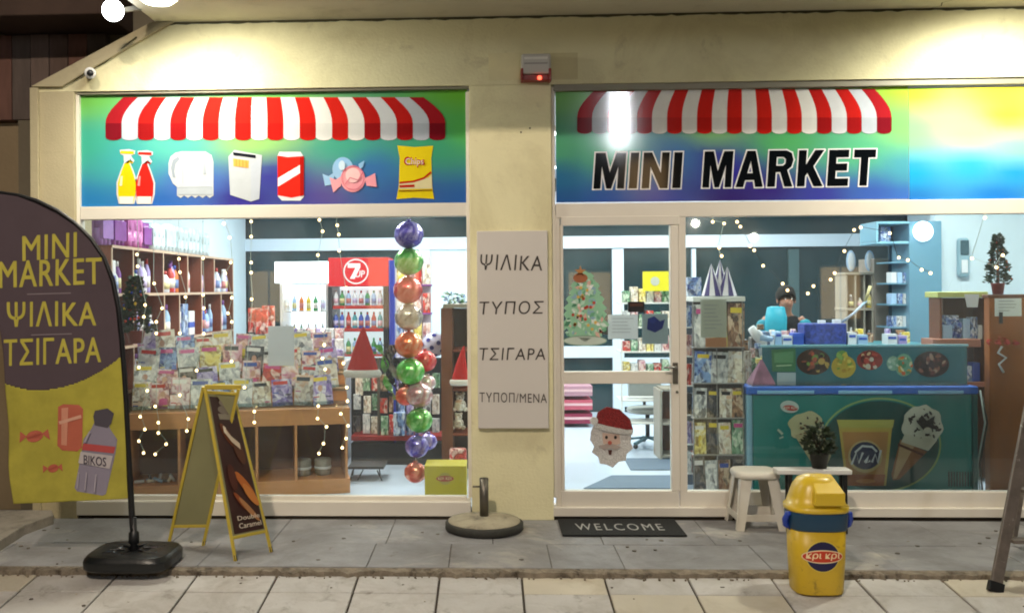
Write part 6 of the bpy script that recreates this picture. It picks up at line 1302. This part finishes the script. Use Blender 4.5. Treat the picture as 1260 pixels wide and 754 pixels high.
t = thing('reflection_disc', 'glowing round white disc put in for a reflection on the blue grey cabinet', 'lamp', tuple(pt(1134, 285, YJ)))  # added glowing disc in place of a round white reflection
c_ = pt(1134, 285, YJ); q = MB(); q.ball((c_.x, YJ-.03, c_.z), .093, EM('reflection_disc_glow', '#ffffff', 3), 24, 14, ry=.028); q.build('glow_disc', t)
q = MB(); q.lathe([(.05, 0), (.05, .01)], (0, 0, 0), white_m, 16); q.v = [Vector((c_.x+v.x, YJ-.001-v.z, c_.z+v.y)) for v in q.v]; q.build('mount', t)
pw = MB(); pw.box(pt(1152, 400, 2.6).x, XW1-.001, 2.6, 2.72, ZF+.001, ZC-.001, inwall_m); pw.build('partition_wall', kind='structure')
t = thing('wall_intercom', 'grey handset unit mounted on the pale wall right of the cabinet', 'intercom', tuple(pt(1183, 340, 2.6)))
x_ = pt(1183, 315, 2.6); q = MB(); q.box(x_.x-.055, x_.x+.055, 2.54, 2.599, pt(1183, 341, 2.6).z, pt(1183, 293, 2.6).z, P('#8fb0be')); q.build('body', t, bevel=.03, seg=4)
q = MB(); q.box(x_.x-.04, x_.x+.04, 2.528, 2.5395, pt(1183, 314, 2.6).z, pt(1183, 296, 2.6).z, P('#3a5560')); q.build('screen', t, bevel=.006)
q = MB(); q.box(x_.x-.03, x_.x+.03, 2.53, 2.5395, pt(1183, 336, 2.6).z, pt(1183, 320, 2.6).z, PACK['white']); q.build('keypad', t, bevel=.006)
# shelf unit and brown door at the right edge
YN = 1.25; t = thing('shelf_unit', 'brown two level shelf with a yellow green top board, right of the freezer', 'shelf', tuple(pt(1190, 560, YN)))
crate(YN-.01, 1154, 359, 1216, 366, .24, P('#b9be72'), 'top_board', t)
for x_ in (1157, 1213): crate(YN, x_, 366.3, x_+3, 590, .2, woodd_m, 'side_panel', t)
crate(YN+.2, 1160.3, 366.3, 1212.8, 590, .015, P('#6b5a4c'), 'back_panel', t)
crate(YN-.05, 1148, 417, 1207, 427, .22, P('#9c6a58'), 'shelf', t); crate(YN-.02, 1160.3, 470, 1212.8, 476, .2, P('#9c6a58'), 'shelf', t)
for i, (x0_, x1_, y0_, y1_, k, rot) in enumerate(((1160, 1172, 400, 417, 'pale blue', 0), (1172, 1184, 396, 417, 'blue', 0), (1185, 1194, 392, 417, 'pale blue', .2), (1195, 1203, 390, 417, 'teal', .3), (1204, 1211, 400, 417, 'white', -.2), (1164, 1180, 388, 400, 'pale blue', 0), (1170, 1183, 440, 470, 'green', 0), (1184, 1196, 450, 470, 'pale blue', .3), (1197, 1206, 446, 470, 'blue', -.2), (1161, 1169, 452, 470, 'teal', 0))):
    q = MB(); q.bpx(x0_, y0_, x1_, y1_, YN+.05+(.01 if i == 5 else 0), YN+.14, PACK[k] if i % 2 == 0 else COV['blue']); top('packet', q, '%s packet, %s %s shelf of the brown unit at the right' % (k, ORD[i % 6]+' on the', ('upper', 'lower')[i > 5]), 'packet', bevel=.004)
q = MB(); c_ = pt(1196, 366, YN-.012)
q.hull([pt(1187, 362, YN-.014), pt(1205, 362, YN-.014), pt(1203, 378, YN-.014), pt(1190, 378, YN-.014)], [p+Vector((0, .0035, 0)) for p in (pt(1187, 362, YN-.014), pt(1205, 362, YN-.014), pt(1203, 378, YN-.014), pt(1190, 378, YN-.014))], PACK['white']); top('white_cloth', q, 'small white cloth hanging over the yellow green shelf board', 'cloth')
YO = .62; t = thing('brown_cabinet', 'tall rich brown wooden cabinet side at the right edge with a notice on it', 'cabinet', tuple(pt(1245, 600, YO)))
crate(YO, 1218, 366, 1330, 616, .08, woodb_m, 'side_panel', t); crate(YO-.006, 1216, 362, 1332, 366, .10, woodd_m, 'top', t)
sheet(1224, 367, 1257, 389, YO-.004, 'white notice with dark lines taped on the brown cabinet', PACK['white'], 4, 'notice', P('#6a6a70'))
q = MB(); q.bpx(1230, 384, 1234, 398, YO-.012, YO-.0045, black_m); top('black_clip', q, 'small black clip hanging below the notice on the brown cabinet', 'clip')
for i, (x_, y_) in enumerate(((1222, 421), (1234, 419), (1244, 422))):
    c_ = pt(x_, y_, YO-.02); q = MB(); foliage((c_.x, c_.y, c_.z-.02), .03, .04, 30, .03, P('#b8382a'), q); top('red_bow', q, 'small red bow on the brown cabinet, %s of three' % ('left', 'middle', 'right')[i], 'bow')
q = MB(); q.tube([pt(1233, 426, YO-.015), pt(1228, 434, YO-.015), pt(1238, 440, YO-.015), pt(1229, 448, YO-.015), pt(1235, 458, YO-.015)], .009, PACK['white'], 6); top('bead_string', q, 'string of pale beads hanging below the red bows on the brown cabinet', 'garland')
xmas_tree(1228, 287, 362, 15, YO+.05, 'small dark Christmas tree in a red pot on top of the brown cabinet', pine, 800, orn=('#b5522e', '#a86a3a', '#6a2a2a'))
for i, x in enumerate((1206, 1209)):
    q = MB(); q.tube([pt(x, 480+i*8, YO-.06), pt(x+6, 520, YO-.08), pt(x-3, 570, YO-.07), pt(x, 606, YO-.06)], .006, [wirew_m, wire_m][i], 6); top('hanging_cable', q, '%s cable hanging between freezer and brown cabinet' % ('pale', 'dark')[i], 'cable')

# ================================================================== FAIRY LIGHTS
def fairy(pts, Y, lab, wm=wirew_m, r_=.0105, hang=None):
    t = thing('fairy_lights', lab, 'fairy lights', tuple(pt(pts[0][0], pts[0][1], Y)), group='strings of warm fairy lights in the windows'); W3 = [pt(x, y, Y) for x, y in pts]
    P_ = [pt(pts[0][0], 262, Y)] if hang else []
    for i, p in enumerate(W3): P_.append(p+Vector((RN.uniform(-.01, .01), .008, .008)))
    q = MB(); q.tube(P_, .0022, wm, 4); q.build('wire', t)
    for p in W3: q = MB(); q.ball(p, r_, bulb_m, 8, 6); q.build('bulb', t)
Za = [(130+x/3.77, 250+y/3.77) for x, y in ((145, 238), (148, 293), (340, 258), (345, 320), (452, 255), (555, 325), (580, 275), (225, 372), (370, 435), (452, 425), (585, 438), (262, 487), (455, 487), (235, 550), (567, 510), (585, 550), (235, 603), (343, 603), (455, 605), (675, 85), (675, 155), (675, 275), (675, 322), (677, 445), (548, 95), (575, 160), (183, 472), (177, 527))]
Zb = [(140+x/3.14, 400+y/3.14) for x, y in ((102, 353), (172, 376), (288, 362), (120, 402), (172, 416), (282, 408), (97, 447), (202, 459), (115, 493), (160, 498), (97, 163), (129, 253), (160, 313), (255, 270), (320, 175), (455, 140), (505, 240), (543, 333), (543, 375), (790, 312), (787, 360), (877, 342), (822, 392), (810, 457), (793, 495), (883, 473), (903, 293), (905, 388), (898, 437), (900, 240), (887, 147), (817, 170), (806, 128), (813, 75))]
Zc = [(320+x/3.77, 260+y/3.77) for x, y in ((275, 40), (290, 93), (358, 65), (365, 108), (367, 183), (268, 203), (400, 355), (290, 550), (298, 620))]
allp = Za+Zb+Zc; bins = [(155, 183), (183, 205), (205, 232), (232, 262), (262, 300), (300, 345), (345, 402), (402, 432)]
for i, (a, c_) in enumerate(bins):
    pp3 = sorted([p for p in allp if a <= p[0] < c_], key=lambda p: p[1])
    if len(pp3) > 1: fairy(pp3, .16, 'string of warm fairy lights hanging in the left window, %s from its left edge' % ORD[i], hang=True)
fairy([(877, 273), (891, 275), (885, 305), (888, 315)], .18, 'short string of warm fairy lights above the party hats', hang=True)
fairy([(907, 273), (911, 279), (923, 303), (928, 308), (939, 327), (963, 349), (969, 357), (994, 361), (1001, 352), (1022, 344), (1027, 336), (1039, 309), (1051, 283), (1059, 280), (1095, 287), (1106, 317), (1117, 320), (1134, 332), (1145, 336)], .18, 'long swag of warm fairy lights looping across the right window above the shopkeeper', wire_m, hang=True)
fairy([(1212, 268), (1196, 318), (1226, 329), (1234, 314)], .20, 'thin string of lights running down to the small tree at the right edge', hang=True)
